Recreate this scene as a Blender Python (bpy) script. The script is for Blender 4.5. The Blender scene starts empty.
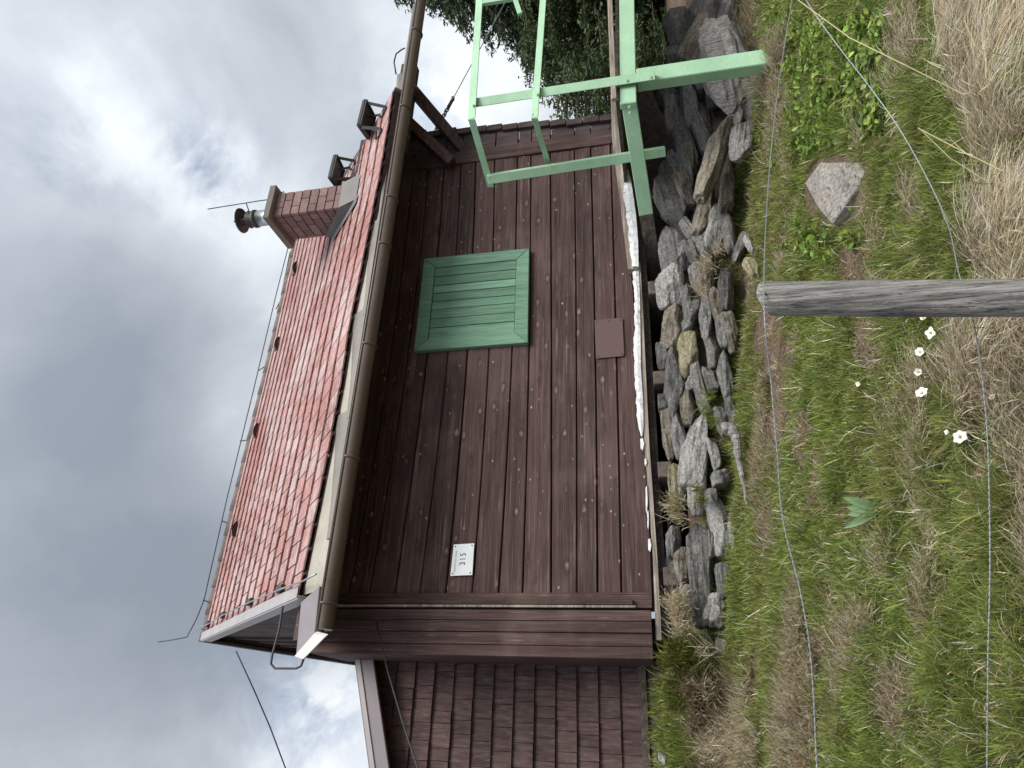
import bpy, bmesh, math, random
import numpy as np
from mathutils import Vector, Matrix, noise as mn
R = math.radians
random.seed(7); rng = np.random.default_rng(11)
S = bpy.context.scene
COL = S.collection

# ------------------------------------------------------------------ camera
# The photo was taken with the phone turned: world up points to picture left.
F = 690.0
YAW, PITCH, ROLL = R(27.0335), R(12.0505), R(3.7989)
fwd = np.array([math.sin(YAW)*math.cos(PITCH), math.cos(YAW)*math.cos(PITCH), math.sin(PITCH)])
rt0 = np.array([math.cos(YAW), -math.sin(YAW), 0.0]); dn0 = np.cross(fwd, rt0)
rgt = math.cos(ROLL)*rt0 + math.sin(ROLL)*dn0
dwn = -math.sin(ROLL)*rt0 + math.cos(ROLL)*dn0
CM = np.array([rgt, dwn, fwd])
cam_d = bpy.data.cameras.new('camera'); cam = bpy.data.objects.new('camera', cam_d); COL.objects.link(cam)
m = Matrix.Identity(4)
for i in range(3):
    m[i][0] = dwn[i]; m[i][1] = rgt[i]; m[i][2] = -fwd[i]
cam.matrix_world = m
cam_d.sensor_fit = 'HORIZONTAL'; cam_d.sensor_width = 36.0; cam_d.lens = F/1024*36.0
cam_d.clip_start = 0.05; cam_d.clip_end = 3000
S.camera = cam

def ray(x, y):
    return CM.T @ np.array([768-y-384.0, x-512.0, F])
def atY(x, y, Y): d = ray(x, y); return Vector(d*(Y/d[1]))
def atX(x, y, X): d = ray(x, y); return Vector(d*(X/d[0]))
def atZ(x, y, Z): d = ray(x, y); return Vector(d*(Z/d[2]))
def atD(x, y, D): return Vector(ray(x, y)*(D/F))
PA = R(43.75); RP = Vector((0, 4.5, 2.45)); RN = Vector((0, -math.sin(PA), math.cos(PA)))
def onRoof(x, y, off=0.0):
    d = Vector(ray(x, y)); p0 = RP + RN*off
    return d*(p0.dot(RN)/d.dot(RN))

# ------------------------------------------------------------------ object helpers
def tag(o, label=None, cat=None, group=None, kind=None):
    if label: o['label'] = label
    if cat: o['category'] = cat
    if group: o['group'] = group
    if kind: o['kind'] = kind
    return o
def empty(name, loc, label, cat, group=None):
    o = bpy.data.objects.new(name, None); COL.objects.link(o); o.location = loc
    o.empty_display_size = .1
    return tag(o, label, cat, group)
def link(name, me, parent=None):
    o = bpy.data.objects.new(name, me); COL.objects.link(o)
    if parent:
        o.parent = parent
        inv = Matrix.Translation(wloc(parent)).inverted()
        o.matrix_parent_inverse = inv
    return o
def wloc(o):
    p = Vector(o.location)
    return p          # things are placed in world coordinates; parents carry no rotation

class MB:
    def __init__(s): s.v = []; s.f = []; s.r = []; s.cr = 0.5
    def add(s, vs, fs):
        b = len(s.v); s.v += [tuple(v) for v in vs]
        s.f += [tuple(i+b for i in f) for f in fs]; s.r += [s.cr]*len(fs)
    def hexa(s, p):   # 8 points: bottom 0-3, top 4-7
        s.add(p, [(3,2,1,0),(4,5,6,7),(0,1,5,4),(1,2,6,5),(2,3,7,6),(3,0,4,7)])
    def box(s, c, sz, rot=None):
        a = [Vector(((i)*sz[0]/2, j*sz[1]/2, k*sz[2]/2)) for k in (-1,1) for i,j in ((-1,-1),(1,-1),(1,1),(-1,1))]
        if rot is not None: a = [rot @ q for q in a]
        s.hexa([q+Vector(c) for q in a])
    def bar(s, p, q, w, h, up=(0,0,1)):   # w across, h along up
        p = Vector(p); q = Vector(q); d = (q-p).normalized(); u = Vector(up)
        x = d.cross(u).normalized(); z = x.cross(d).normalized()
        o = [(-w/2,-h/2),(w/2,-h/2),(w/2,h/2),(-w/2,h/2)]
        s.hexa([p+x*a+z*b for a,b in o]+[q+x*a+z*b for a,b in o])
    def tube(s, pts, r, n=8, cap=True):
        pts = [Vector(p) for p in pts]; k = len(pts)
        rr = r if isinstance(r, (list, tuple)) else [r]*k
        prev = None; vs = []
        for i, p in enumerate(pts):
            d = (pts[min(i+1,k-1)]-pts[max(i-1,0)]).normalized()
            if prev is None:
                a = Vector((0,0,1)) if abs(d.z) < .9 else Vector((1,0,0))
                x = d.cross(a).normalized()
            else:
                x = (prev - d*prev.dot(d)).normalized()
            prev = x; z = d.cross(x)
            for j in range(n):
                t = 2*math.pi*j/n; vs.append(p + (x*math.cos(t)+z*math.sin(t))*rr[i])
        fs = []
        for i in range(k-1):
            for j in range(n):
                a = i*n+j; b = i*n+(j+1)%n; fs.append((a, b, b+n, a+n))
        if cap: fs += [tuple(range(n-1,-1,-1)), tuple(range((k-1)*n, k*n))]
        s.add(vs, fs)
    def grid(s, P):   # P[i][j]
        n = len(P); k = len(P[0]); vs = [q for row in P for q in row]
        s.add(vs, [(i*k+j, i*k+j+1, (i+1)*k+j+1, (i+1)*k+j) for i in range(n-1) for j in range(k-1)])
    def slab(s, poly, d):     # extrude polygon along vector d
        n = len(poly); d = Vector(d); a = [Vector(p) for p in poly]; b = [p+d for p in a]
        s.add(a+b, [tuple(range(n-1,-1,-1)), tuple(range(n,2*n))]+[(i,(i+1)%n,n+(i+1)%n,n+i) for i in range(n)])
    def lathe(s, c, prof, n=20, axis=None):
        vs = []
        for (r, z) in prof:
            for j in range(n):
                t = 2*math.pi*j/n; vs.append(Vector(c)+Vector((r*math.cos(t), r*math.sin(t), z)))
        fs = [(i*n+j, i*n+(j+1)%n, (i+1)*n+(j+1)%n, (i+1)*n+j) for i in range(len(prof)-1) for j in range(n)]
        s.add(vs, fs)
    def build(s, name, mat, parent=None, smooth=False, bevel=0):
        me = bpy.data.meshes.new(name); me.from_pydata(s.v, [], s.f); me.update()
        at = me.attributes.new('rnd', 'FLOAT', 'FACE'); at.data.foreach_set('value', s.r)
        bm = bmesh.new(); bm.from_mesh(me); bmesh.ops.recalc_face_normals(bm, faces=bm.faces); bm.to_mesh(me); bm.free()
        if smooth: me.polygons.foreach_set('use_smooth', [True]*len(me.polygons))
        me.materials.append(mat)
        o = link(name, me, parent)
        if bevel:
            md = o.modifiers.new('bevel', 'BEVEL'); md.width = bevel; md.segments = 1; md.limit_method = 'ANGLE'
        return o

# ------------------------------------------------------------------ materials
class NT:
    def __init__(s, name, rough=.8, spec=.3, metal=0.0):
        s.m = bpy.data.materials.new(name); s.m.use_nodes = True; s.t = s.m.node_tree; s.n = s.t.nodes
        s.b = s.n['Principled BSDF']; s.b.inputs['Roughness'].default_value = rough
        s.b.inputs['Specular IOR Level'].default_value = spec; s.b.inputs['Metallic'].default_value = metal
        s.tc = s.n.new('ShaderNodeTexCoord')
    def l(s, a, b): s.t.links.new(a, b)
    def map(s, scale=(1,1,1), rot=(0,0,0), src='Object'):
        q = s.n.new('ShaderNodeMapping'); q.inputs['Scale'].default_value = scale; q.inputs['Rotation'].default_value = rot
        s.l(s.tc.outputs[src], q.inputs[0]); return q.outputs[0]
    def noise(s, v, scale=5, detail=5, rough=.6, dist=0):
        q = s.n.new('ShaderNodeTexNoise'); q.inputs['Scale'].default_value = scale; q.inputs['Detail'].default_value = detail
        q.inputs['Roughness'].default_value = rough; q.inputs['Distortion'].default_value = dist
        s.l(v, q.inputs['Vector']); return q.outputs['Fac']
    def voro(s, v, scale=5, feat='F1', out='Distance'):
        q = s.n.new('ShaderNodeTexVoronoi'); q.feature = feat; q.inputs['Scale'].default_value = scale
        s.l(v, q.inputs['Vector']); return q.outputs[out]
    def ramp(s, v, stops):
        q = s.n.new('ShaderNodeValToRGB'); e = q.color_ramp.elements
        while len(e) < len(stops): e.new(.5)
        for i, (p, c) in enumerate(stops):
            e[i].position = p; e[i].color = (*c, 1) if len(c) == 3 else c
        s.l(v, q.inputs[0]); return q.outputs[0]
    def rng(s, v, a, b, c=0, d=1):
        q = s.n.new('ShaderNodeMapRange'); q.inputs[1].default_value = a; q.inputs[2].default_value = b
        q.inputs[3].default_value = c; q.inputs[4].default_value = d; s.l(v, q.inputs[0]); return q.outputs[0]
    def math(s, op, a, b=None):
        q = s.n.new('ShaderNodeMath'); q.operation = op
        for i, x in enumerate((a, b)):
            if x is None: continue
            if isinstance(x, (int, float)): q.inputs[i].default_value = x
            else: s.l(x, q.inputs[i])
        return q.outputs[0]
    def mix(s, f, a, b, mode='MIX'):
        q = s.n.new('ShaderNodeMix'); q.data_type = 'RGBA'; q.blend_type = mode
        for i, x in ((0, f), (6, a), (7, b)):
            if isinstance(x, (int, float)): q.inputs[i].default_value = x
            elif isinstance(x, tuple): q.inputs[i].default_value = (*x, 1)
            else: s.l(x, q.inputs[i])
        return q.outputs[2]
    def attr(s, name, out='Fac'):
        q = s.n.new('ShaderNodeAttribute'); q.attribute_name = name; return q.outputs[out]
    def orand(s):
        return s.n.new('ShaderNodeObjectInfo').outputs['Random']
    def scale(s, c, f):   # multiply colour by scalar output
        q = s.n.new('ShaderNodeVectorMath'); q.operation = 'SCALE'; s.l(c, q.inputs[0])
        if isinstance(f, (int, float)): q.inputs['Scale'].default_value = f
        else: s.l(f, q.inputs['Scale'])
        return q.outputs[0]
    def col(s, c):
        if isinstance(c, tuple): s.b.inputs['Base Color'].default_value = (*c, 1)
        else: s.l(c, s.b.inputs['Base Color'])
    def bump(s, h, strength=.5, dist=.01):
        q = s.n.new('ShaderNodeBump'); q.inputs['Strength'].default_value = strength; q.inputs['Distance'].default_value = dist
        s.l(h, q.inputs['Height']); s.l(q.outputs[0], s.b.inputs['Normal'])

def wood(name, dark, mid, pale, grain=(1.2, 30, 30), knots=True, rough=.75, wear=.5, knotcol=(.33,.25,.225), crack=0.0):
    k = NT(name, rough, .25)
    v = k.map(grain)
    r = k.attr('rnd')
    off = k.n.new('ShaderNodeVectorMath'); off.operation = 'ADD'; k.l(v, off.inputs[0])
    cx = k.n.new('ShaderNodeCombineXYZ'); k.l(k.math('MULTIPLY', r, 37.0), cx.inputs[0]); k.l(k.math('MULTIPLY', r, 11.0), cx.inputs[1]); k.l(cx.outputs[0], off.inputs[1])
    g = k.noise(off.outputs[0], 1.0, 7, .65, .4)
    g2 = k.noise(off.outputs[0], 3.2, 4, .7)
    c = k.ramp(g, [(.3, dark), (.52, mid), (.78, pale)])
    fine = k.rng(g2, .3, .7, .72, 1.22); c = k.scale(c, fine)
    var = k.rng(r, 0, 1, .78, 1.25); c = k.scale(c, var)
    big = k.noise(k.map((.9, .9, 1.6)), 1.4, 4, .6)
    c = k.mix(k.math('MULTIPLY', k.rng(big, .52, .78), wear), c, tuple(x*1.35+.012 for x in pale))
    if knots:
        sm = [1, 1, 1]
        kv = k.map((3.6, 1.0, 7.5) if grain[0] < 5 else (7.5, 1.0, 3.6))
        d = k.voro(kv, 1.3); rnd = k.n.new('ShaderNodeSeparateColor')
        q = k.n.new('ShaderNodeTexVoronoi'); q.inputs['Scale'].default_value = 1.3; k.l(kv, q.inputs['Vector']); k.l(q.outputs['Color'], rnd.inputs[0])
        wob = k.noise(k.map((30, 30, 30)), 1, 3)
        d2 = k.math('ADD', d, k.math('ADD', k.math('MULTIPLY', k.math('SUBTRACT', wob, .5), .34), k.math('MULTIPLY', k.math('SUBTRACT', 1.0, rnd.outputs[1]), .17)))
        m_ = k.math('MULTIPLY', k.rng(d2, .25, .12), k.rng(rnd.outputs[0], .0, .7))
        m_ = k.math('MULTIPLY', m_, k.rng(k.noise(k.map((60, 60, 60)), 1, 3), .3, .62)); c = k.mix(k.math('MULTIPLY', m_, .95), c, knotcol)
        kv2 = k.map((5.2, 1.0, 8.5) if grain[0] < 5 else (8.5, 1.0, 5.2), (0, 0, .13)); v2 = k.n.new('ShaderNodeTexVoronoi'); v2.inputs['Scale'].default_value = 2.2; k.l(kv2, v2.inputs['Vector']); s2 = k.n.new('ShaderNodeSeparateColor'); k.l(v2.outputs['Color'], s2.inputs[0])
        c = k.mix(k.math('MULTIPLY', k.math('MULTIPLY', k.rng(k.math('ADD', v2.outputs['Distance'], k.math('MULTIPLY', k.math('SUBTRACT', wob, .5), .25)), .15, .06), k.rng(s2.outputs[0], .60, .75)), .75), c, (.42,.36,.33))
        ring = k.math('MULTIPLY', k.math('MULTIPLY', k.rng(d2, .42, .32), k.rng(d2, .22, .30)), k.rng(rnd.outputs[0], .4, .5))
        c = k.mix(k.math('MULTIPLY', ring, .5), c, dark)
    sv = k.n.new('ShaderNodeVectorMath'); sv.operation = 'MULTIPLY'; k.l(off.outputs[0], sv.inputs[0]); sv.inputs[1].default_value = tuple(.55 if g_ < 4 else 1.7 for g_ in grain)
    st_ = k.noise(sv.outputs[0], 1.0, 5, .6, .2); sp_ = k.noise(k.map((1.3, 1.3, 2.0)), 2.6, 4, .6)
    c = k.mix(k.math('MULTIPLY', k.math('MULTIPLY', k.rng(st_, .55, .66), k.rng(sp_, .45, .62)), .55*min(1, wear*2)), c, tuple(x*1.7+.03 for x in pale))
    if crack:
        ck = k.rng(k.math('ABSOLUTE', k.math('SUBTRACT', st_, .47)), .022, .006); c = k.mix(k.math('MULTIPLY', ck, crack), c, tuple(x*.35 for x in dark))
    k.col(c)
    h = k.math('ADD', g, k.math('MULTIPLY', g2, .6)); k.bump(h, .7, .008)
    return k.m

BR_D, BR_M, BR_P = (.030,.018,.0165), (.068,.040,.036), (.122,.082,.073)
M = {}
M['siding'] = wood('siding_wood', BR_D, BR_M, BR_P, (1.3, 30, 34), True)
M['vert'] = wood('vertical_wood', BR_D, BR_M, BR_P, (34, 34, 1.3), False)
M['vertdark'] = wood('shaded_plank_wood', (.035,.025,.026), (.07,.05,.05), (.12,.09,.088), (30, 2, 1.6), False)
M['weath'] = wood('weathered_wood', (.10,.085,.07), (.27,.23,.19), (.46,.41,.35), (1.6, 26, 40), False)
M['timber'] = wood('timber_end', (.03,.026,.022), (.085,.07,.06), (.15,.125,.10), (18, 3, 18), False)
M['shingle'] = wood('shingle_wood', (.038,.024,.024), (.078,.048,.045), (.13,.092,.086), (36, 36, 1.6), False, wear=.35)
M['green'] = wood('green_painted_wood', (.095,.20,.13), (.135,.26,.175), (.18,.31,.225), (30, 30, 1.5), False, .6, .15)

k = NT('bare_white', .9); 
n_ = k.noise(k.map((1,1,1)), 18, 6, .7); k.col(k.ramp(n_, [(.32,(.30,.30,.29)),(.42,(.62,.63,.64)),(.6,(.82,.84,.86))])); k.bump(n_, .8, .015); M['foam'] = k.m
def metal_paint(name, c, rough=.45, var=.12, dirt=(.2,.17,.13), dirtamt=.25, metal=0.0, spec=.45):
    k = NT(name, rough, spec, metal)
    n1 = k.noise(k.map((1,1,1)), 4, 6, .65); n2 = k.noise(k.map((1,1,1)), 45, 4, .6)
    cc = k.ramp(n1, [(.3, tuple(x*(1-var) for x in c)), (.7, tuple(min(1,x*(1+var)) for x in c))])
    cc = k.mix(k.math('MULTIPLY', k.rng(n2, .58, .75), dirtamt), cc, dirt)
    k.col(cc); k.bump(n2, .15, .003)
    k.l(k.rng(n1, .3, .7, rough-.08, rough+.12), k.b.inputs['Roughness'])
    return k.m
M['mint'] = metal_paint('mint_green_paint', (.35,.565,.375), .5, .12, (.20,.22,.12), .5)
M['brown_metal'] = metal_paint('brown_gutter_metal', (.112,.088,.07), .38, .12, (.19,.16,.13), .3, .0, .5)
M['grey_metal'] = metal_paint('grey_verge_metal', (.33,.31,.31), .45, .1, (.2,.18,.16), .3)
M['white_metal'] = metal_paint('white_cap_metal', (.55,.53,.48), .5, .1, (.3,.27,.2), .3)
M['mauve'] = metal_paint('mauve_sheet', (.21,.185,.20), .55, .12, (.3,.28,.28), .3)
M['beige'] = metal_paint('beige_membrane', (.36,.335,.28), .6, .14, (.16,.14,.11), .4)
M['rubber'] = metal_paint('dark_line', (.035,.033,.035), .6, .1)
M['galv'] = metal_paint('galvanised_wire', (.30,.32,.34), .45, .25, (.15,.12,.1), .5, .6)
M['dark_iron'] = metal_paint('dark_iron', (.055,.055,.055), .5, .2, (.12,.09,.07), .4, .3)
M['steel'] = metal_paint('stainless_steel', (.55,.57,.6), .22, .1, (.4,.4,.4), .1, .95)
M['lead'] = metal_paint('lead_flashing', (.15,.145,.14), .5, .15, (.25,.24,.22), .3)
M['slab'] = metal_paint('concrete_cap', (.17,.155,.135), .9, .2, (.08,.07,.06), .4, 0, .2)
M['cover'] = metal_paint('brown_plate', (.105,.062,.06), .6, .05, (.15,.1,.1), .15)
M['black'] = metal_paint('black_letter', (.02,.02,.022), .6, .05)

k = NT('enamel_plate', .35, .5); n1 = k.noise(k.map((1,1,1)), 9, 4); k.col(k.ramp(n1, [(.3,(.66,.70,.72)),(.7,(.78,.81,.82))])); M['plate'] = k.m

# roof tiles: red with pale lichen bloom
k = NT('roof_tile', .8, .3)
r_ = k.attr('rnd'); n1 = k.noise(k.map((1,1,1)), 1.1, 5, .6); n2 = k.noise(k.map((4, 9, 9)), 2.6, 6, .72); n3 = k.noise(k.map((1,1,1)), 30, 4, .6)
base = k.ramp(r_, [(0,(.225,.105,.094)),(.5,(.30,.142,.128)),(1,(.36,.18,.163))])
base = k.scale(base, k.rng(n3, .3, .7, .75, 1.2))
li = k.math('ADD', k.math('MULTIPLY', n2, .62), k.math('ADD', k.math('MULTIPLY', n1, .5), k.math('MULTIPLY', r_, -.10)))
lim = k.rng(li, .455, .60)
c = k.mix(k.math('MULTIPLY', lim, .74), base, (.52,.42,.41))
k.col(c); k.bump(k.math('ADD', n2, n3), .6, .006); M['tile'] = k.m
k = NT('ridge_tile', .85, .2); n1 = k.noise(k.map((1,1,1)), 12, 6, .7); k.col(k.ramp(n1, [(.3,(.10,.085,.08)),(.7,(.22,.18,.165))])); M['ridge'] = k.m
k = NT('chimney_brick', .9, .2); r_ = k.attr('rnd'); n1 = k.noise(k.map((1,1,1)), 25, 6, .7)
c = k.ramp(r_, [(0,(.17,.115,.11)),(1,(.26,.18,.17))]); k.col(k.scale(c, k.rng(n1, .25, .75, .75, 1.25))); k.bump(n1, .6, .008); M['brick'] = k.m
k = NT('mortar', .95, .1); n1 = k.noise(k.map((1,1,1)), 30, 4); k.col(k.ramp(n1, [(.3,(.045,.04,.04)),(.7,(.08,.07,.07))])); M['mortar'] = k.m

def stone_mat(name, a, b, c3, band=9.0, lich=.35):
    k = NT(name, .85, .25); v = k.map((1,1,1)); rd = k.orand()
    off = k.n.new('ShaderNodeVectorMath'); off.operation = 'ADD'; k.l(v, off.inputs[0]); cx = k.n.new('ShaderNodeCombineXYZ'); k.l(k.math('MULTIPLY', rd, 50.0), cx.inputs[0]); k.l(cx.outputs[0], off.inputs[1])
    q = k.n.new('ShaderNodeMapping'); q.inputs['Scale'].default_value = (1, 1, 5); k.l(off.outputs[0], q.inputs[0])
    n1 = k.noise(q.outputs[0], band, 7, .65, .6); n2 = k.noise(off.outputs[0], 55, 5, .7); n3 = k.noise(off.outputs[0], 7, 5, .6)
    c = k.ramp(n1, [(.25, a), (.5, b), (.75, c3)])
    c = k.scale(c, k.rng(n2, .32, .68, .45, 1.5)); c = k.scale(c, k.rng(rd, 0, 1, .68, 1.25))
    c = k.mix(k.math('MULTIPLY', k.rng(n3, .56, .7), lich), c, (.40,.38,.33))
    n4 = k.noise(q.outputs[0], band*3.2, 4, .6, .3); c = k.mix(k.math('MULTIPLY', k.rng(n4, .40, .33), .8), c, (.03,.028,.025))
    c = k.mix(k.math('MULTIPLY', k.rng(n3, .42, .32), .5), c, (.055,.05,.042))
    k.col(c); k.bump(k.math('ADD', n1, k.math('MULTIPLY', n2, .5)), .9, .02); return k.m
M['st_g'] = stone_mat('grey_schist', (.07,.07,.068), (.155,.152,.145), (.27,.262,.25))
M['st_b'] = stone_mat('brown_schist', (.085,.072,.058), (.18,.158,.125), (.29,.26,.21))
M['st_p'] = stone_mat('pale_schist', (.13,.127,.12), (.25,.243,.23), (.40,.39,.37), 7, .3)
M['st_y'] = stone_mat('mossy_schist', (.11,.10,.06), (.22,.195,.12), (.33,.30,.2))
M['bleach'] = wood('bleached_wood', (.17,.15,.13), (.40,.37,.33), (.62,.60,.57), (14, 14, 2.2), False)
M['post'] = wood('grey_post_wood', (.06,.055,.052), (.26,.25,.24), (.46,.45,.43), (70, 70, 2.2), False, .85, .2, (.3,.3,.3), .85)

def attr_mat(name, rough=.7, trans=.36):
    k = NT(name, rough, .2); c = k.attr('col', 'Color'); k.col(c)
    tr = k.n.new('ShaderNodeBsdfTranslucent'); k.l(c, tr.inputs[0])
    mx = k.n.new('ShaderNodeMixShader'); mx.inputs[0].default_value = trans
    k.l(k.b.outputs[0], mx.inputs[1]); k.l(tr.outputs[0], mx.inputs[2])
    k.l(mx.outputs[0], k.n['Material Output'].inputs[0]); return k.m
M['blade'] = attr_mat('grass_blades'); M['leaf'] = attr_mat('leaf', .55, .3); M['needle'] = attr_mat('needles', .6, .12)

# ------------------------------------------------------------------ terrain
def sm(t): t = np.clip(t, 0, 1); return t*t*(3-2*t)
_perm = rng.random((256, 256))
def vnoise(x, y):
    x = np.asarray(x, float); y = np.asarray(y, float)
    xi = np.floor(x).astype(int); yi = np.floor(y).astype(int); fx = sm(x-xi); fy = sm(y-yi)
    g = lambda a, b: _perm[a % 256, b % 256]
    return (g(xi,yi)*(1-fx)+g(xi+1,yi)*fx)*(1-fy)+(g(xi,yi+1)*(1-fx)+g(xi+1,yi+1)*fx)*fy
def fbm(x, y, o=4):
    s = 0; a = .5; t = 0
    for i in range(o): s = s+a*vnoise(x*2**i+13.7*i, y*2**i+7.1*i); t += a; a *= .5
    return s/t
YB = 4.60
def bank_top(X): return np.interp(X, [-2, .3, .62, .9, 2, 4, 5.2, 7], [.16, .10, -.02, -.12, -.16, -.22, -.38, -.6])
def h_base(X, Y):
    X = np.asarray(X, float); Y = np.asarray(Y, float)
    Xc = np.clip(X, -4, 9)
    f = -.23 - .155*Xc + .2375*(np.minimum(Y, YB)-YB)
    f = np.where(Y < -3, -.23-.155*Xc+.2375*(-3-YB) + .06*(Y+3), f)
    w = sm((Y-np.where(X > .45, 4.76, YB))/.36)
    g = f*(1-w) + bank_top(Xc)*w
    g = g + .12*np.exp(-((X-4.72)**2+(Y-3.95)**2)/.10)
    und = sm((Y-5.9)/1.0)*sm((X-.5)/.3)*sm((5.35+np.clip((Y-5.9)*2.2, 0, 2.6)-X)/.4)*(Y < 11)
    g = g*(1-und) + und*.04
    g = g + np.where(X < .4, np.clip(Y-5, 0, 3)*.1, 0) + np.where(Y > 12, -(Y-12)*.08, 0)
    return g
def h(X, Y):
    X = np.asarray(X, float); Y = np.asarray(Y, float)
    near = np.exp(-((X-2)**2+(Y-3)**2)/60)
    st = fbm(X*.9+3, Y*3.1, 3)
    return h_base(X, Y) + near*(.11*(st-.5) + .05*(fbm(X*3.3, Y*5.0, 3)-.5) + .02*(fbm(X*14, Y*16, 2)-.5))
def G(xs, ys):
    """ground point seen at these picture points (vectorised march)"""
    xs = np.atleast_1d(np.asarray(xs, float)); ys = np.atleast_1d(np.asarray(ys, float))
    d = np.stack([768-ys-384.0, xs-512.0, np.full_like(xs, F)], 1) @ CM
    d = d/np.linalg.norm(d, axis=1)[:, None]
    lo = np.full(len(xs), .6); hi = np.full(len(xs), np.nan); t = lo.copy()
    for i in range(70):
        t2 = t*1.042+.006
        p = d*t2[:, None]; below = (p[:, 2] < h(p[:, 0], p[:, 1])) & np.isnan(hi)
        hi = np.where(below, t2, hi); lo = np.where(np.isnan(hi), t2, lo); t = t2
    ok = ~np.isnan(hi); hi = np.where(ok, hi, 5)
    for i in range(12):
        mid = (lo+hi)/2; p = d*mid[:, None]; b = p[:, 2] < h(p[:, 0], p[:, 1])
        hi = np.where(b, mid, hi); lo = np.where(b, lo, mid)
    return d*hi[:, None], ok
def G1(x, y):
    p, ok = G([x], [y]); return Vector(p[0])

xs = np.concatenate([np.linspace(-400, -6, 24)[:-1], np.linspace(-6, -1.5, 30)[:-1], np.linspace(-1.5, 6.5, 300), np.linspace(6.5, 14, 30)[1:], np.linspace(14, 400, 24)[1:]])
ys = np.concatenate([np.linspace(-400, -4, 24)[:-1], np.linspace(-4, 1.0, 50)[:-1], np.linspace(1.0, 5.4, 230), np.linspace(5.4, 14, 40)[1:], np.linspace(14, 400, 24)[1:]])
XX, YY = np.meshgrid(xs, ys, indexing='ij'); ZZ = h(XX, YY)
nx, ny = XX.shape
verts = np.stack([XX, YY, ZZ], -1).reshape(-1, 3)
idx = np.arange(nx*ny).reshape(nx, ny)
quads = np.stack([idx[:-1,:-1], idx[1:,:-1], idx[1:,1:], idx[:-1,1:]], -1).reshape(-1, 4)
def np_mesh(name, v, f, cols=None, smooth=False):
    me = bpy.data.meshes.new(name); n = f.shape[1]
    me.vertices.add(len(v)); me.vertices.foreach_set('co', np.ascontiguousarray(v, dtype=np.float32).ravel())
    me.loops.add(f.size); me.loops.foreach_set('vertex_index', np.ascontiguousarray(f, dtype=np.int32).ravel())
    me.polygons.add(len(f)); me.polygons.foreach_set('loop_start', np.arange(0, f.size, n, dtype=np.int32))
    me.polygons.foreach_set('use_smooth', np.full(len(f), smooth))
    if cols is not None:
        a = me.attributes.new('col', 'FLOAT_COLOR', 'POINT')
        a.data.foreach_set('color', np.concatenate([cols, np.ones((len(cols), 1))], 1).astype(np.float32).ravel())
    me.update(calc_edges=True); me.validate(); return me
k = NT('earth', .95, .1)
n1 = k.noise(k.map((1,3,1)), 2.2, 6, .65); n2 = k.noise(k.map((1,1,1)), 38, 6, .7); n3 = k.noise(k.map((1,2.4,1)), 5, 6, .7)
c = k.ramp(n1, [(.35,(.115,.078,.055)),(.5,(.17,.125,.09)),(.66,(.22,.175,.125))])
c = k.mix(k.rng(n3, .56, .68), c, (.12,.13,.05))
c = k.scale(c, k.rng(n2, .3, .7, .55, 1.4))
vd = k.voro(k.map((1,1,1)), 60); c = k.mix(k.math('MULTIPLY', k.rng(vd, .16, .08), k.rng(n1, .5, .42)), c, (.42,.36,.28))
k.col(c); k.bump(n2, 1.0, .03); M['earth'] = k.m
me = np_mesh('ground', verts, quads, None, True); me.materials.append(M['earth'])
tag(link('ground', me), 'brown earth slope under the grass', 'ground', kind='structure')

# ------------------------------------------------------------------ blades
def blades(base, az, ln, wd, lean, curl, col, seg=3):
    """tapered curved strips; lean = start angle off vertical, curl = extra bend along the blade"""
    N = len(base); up = np.zeros((N, 3)); up[:, 2] = 1
    hd = np.stack([np.cos(az), np.sin(az), np.zeros(N)], 1); sd = np.stack([-np.sin(az), np.cos(az), np.zeros(N)], 1)
    tw = rng.normal(0, .6, N); sdt = sd*np.cos(tw)[:, None] + hd*np.sin(tw)[:, None]
    P = [base]; p = base.copy()
    for i in range(seg):
        a = lean + curl*(i+.5)/seg
        p = p + (hd*np.sin(a)[:, None] + up*np.cos(a)[:, None])*(ln/seg)[:, None]; P.append(p)
    V = []
    for i in range(seg):
        w = wd*(1-.25*i/seg)*.5
        V += [P[i]-sdt*w[:, None], P[i]+sdt*w[:, None]]
    V.append(P[seg]); V = np.stack(V, 1)           # N, 2seg+1, 3
    nv = 2*seg+1; tri = []
    for i in range(seg-1):
        a = 2*i; tri += [(a, a+1, a+3), (a, a+3, a+2)]
    tri.append((2*seg-2, 2*seg-1, 2*seg))
    f = (np.arange(N)[:, None, None]*nv + np.array(tri)[None]).reshape(-1, 3)
    cc = np.repeat(col, nv, 0)
    return V.reshape(-1, 3), f, cc
def join(parts):
    v = []; f = []; c = []; o = 0
    for a, b, d in parts: v.append(a); f.append(b+o); c.append(d); o += len(a)
    return np.concatenate(v), np.concatenate(f), np.concatenate(c)
def palette(n, cols, jit=.22):
    cols = np.array(cols); i = rng.integers(0, len(cols), n)
    return np.clip(cols[i]*(1+rng.normal(0, jit, (n, 1)))*(1+rng.normal(0, .06, (n, 3))), .01, .9)
GREEN = [(.18,.24,.046),(.22,.285,.056),(.15,.205,.05),(.275,.32,.085),(.20,.255,.07)]
OLIVE = [(.23,.22,.08),(.28,.25,.10),(.19,.19,.065)]
STRAW = [(.68,.60,.43),(.76,.69,.53),(.60,.52,.36),(.80,.74,.60),(.48,.39,.26)]
LITTER = [(.27,.20,.14),(.36,.28,.19),(.19,.135,.09),(.46,.38,.27)]

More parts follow.
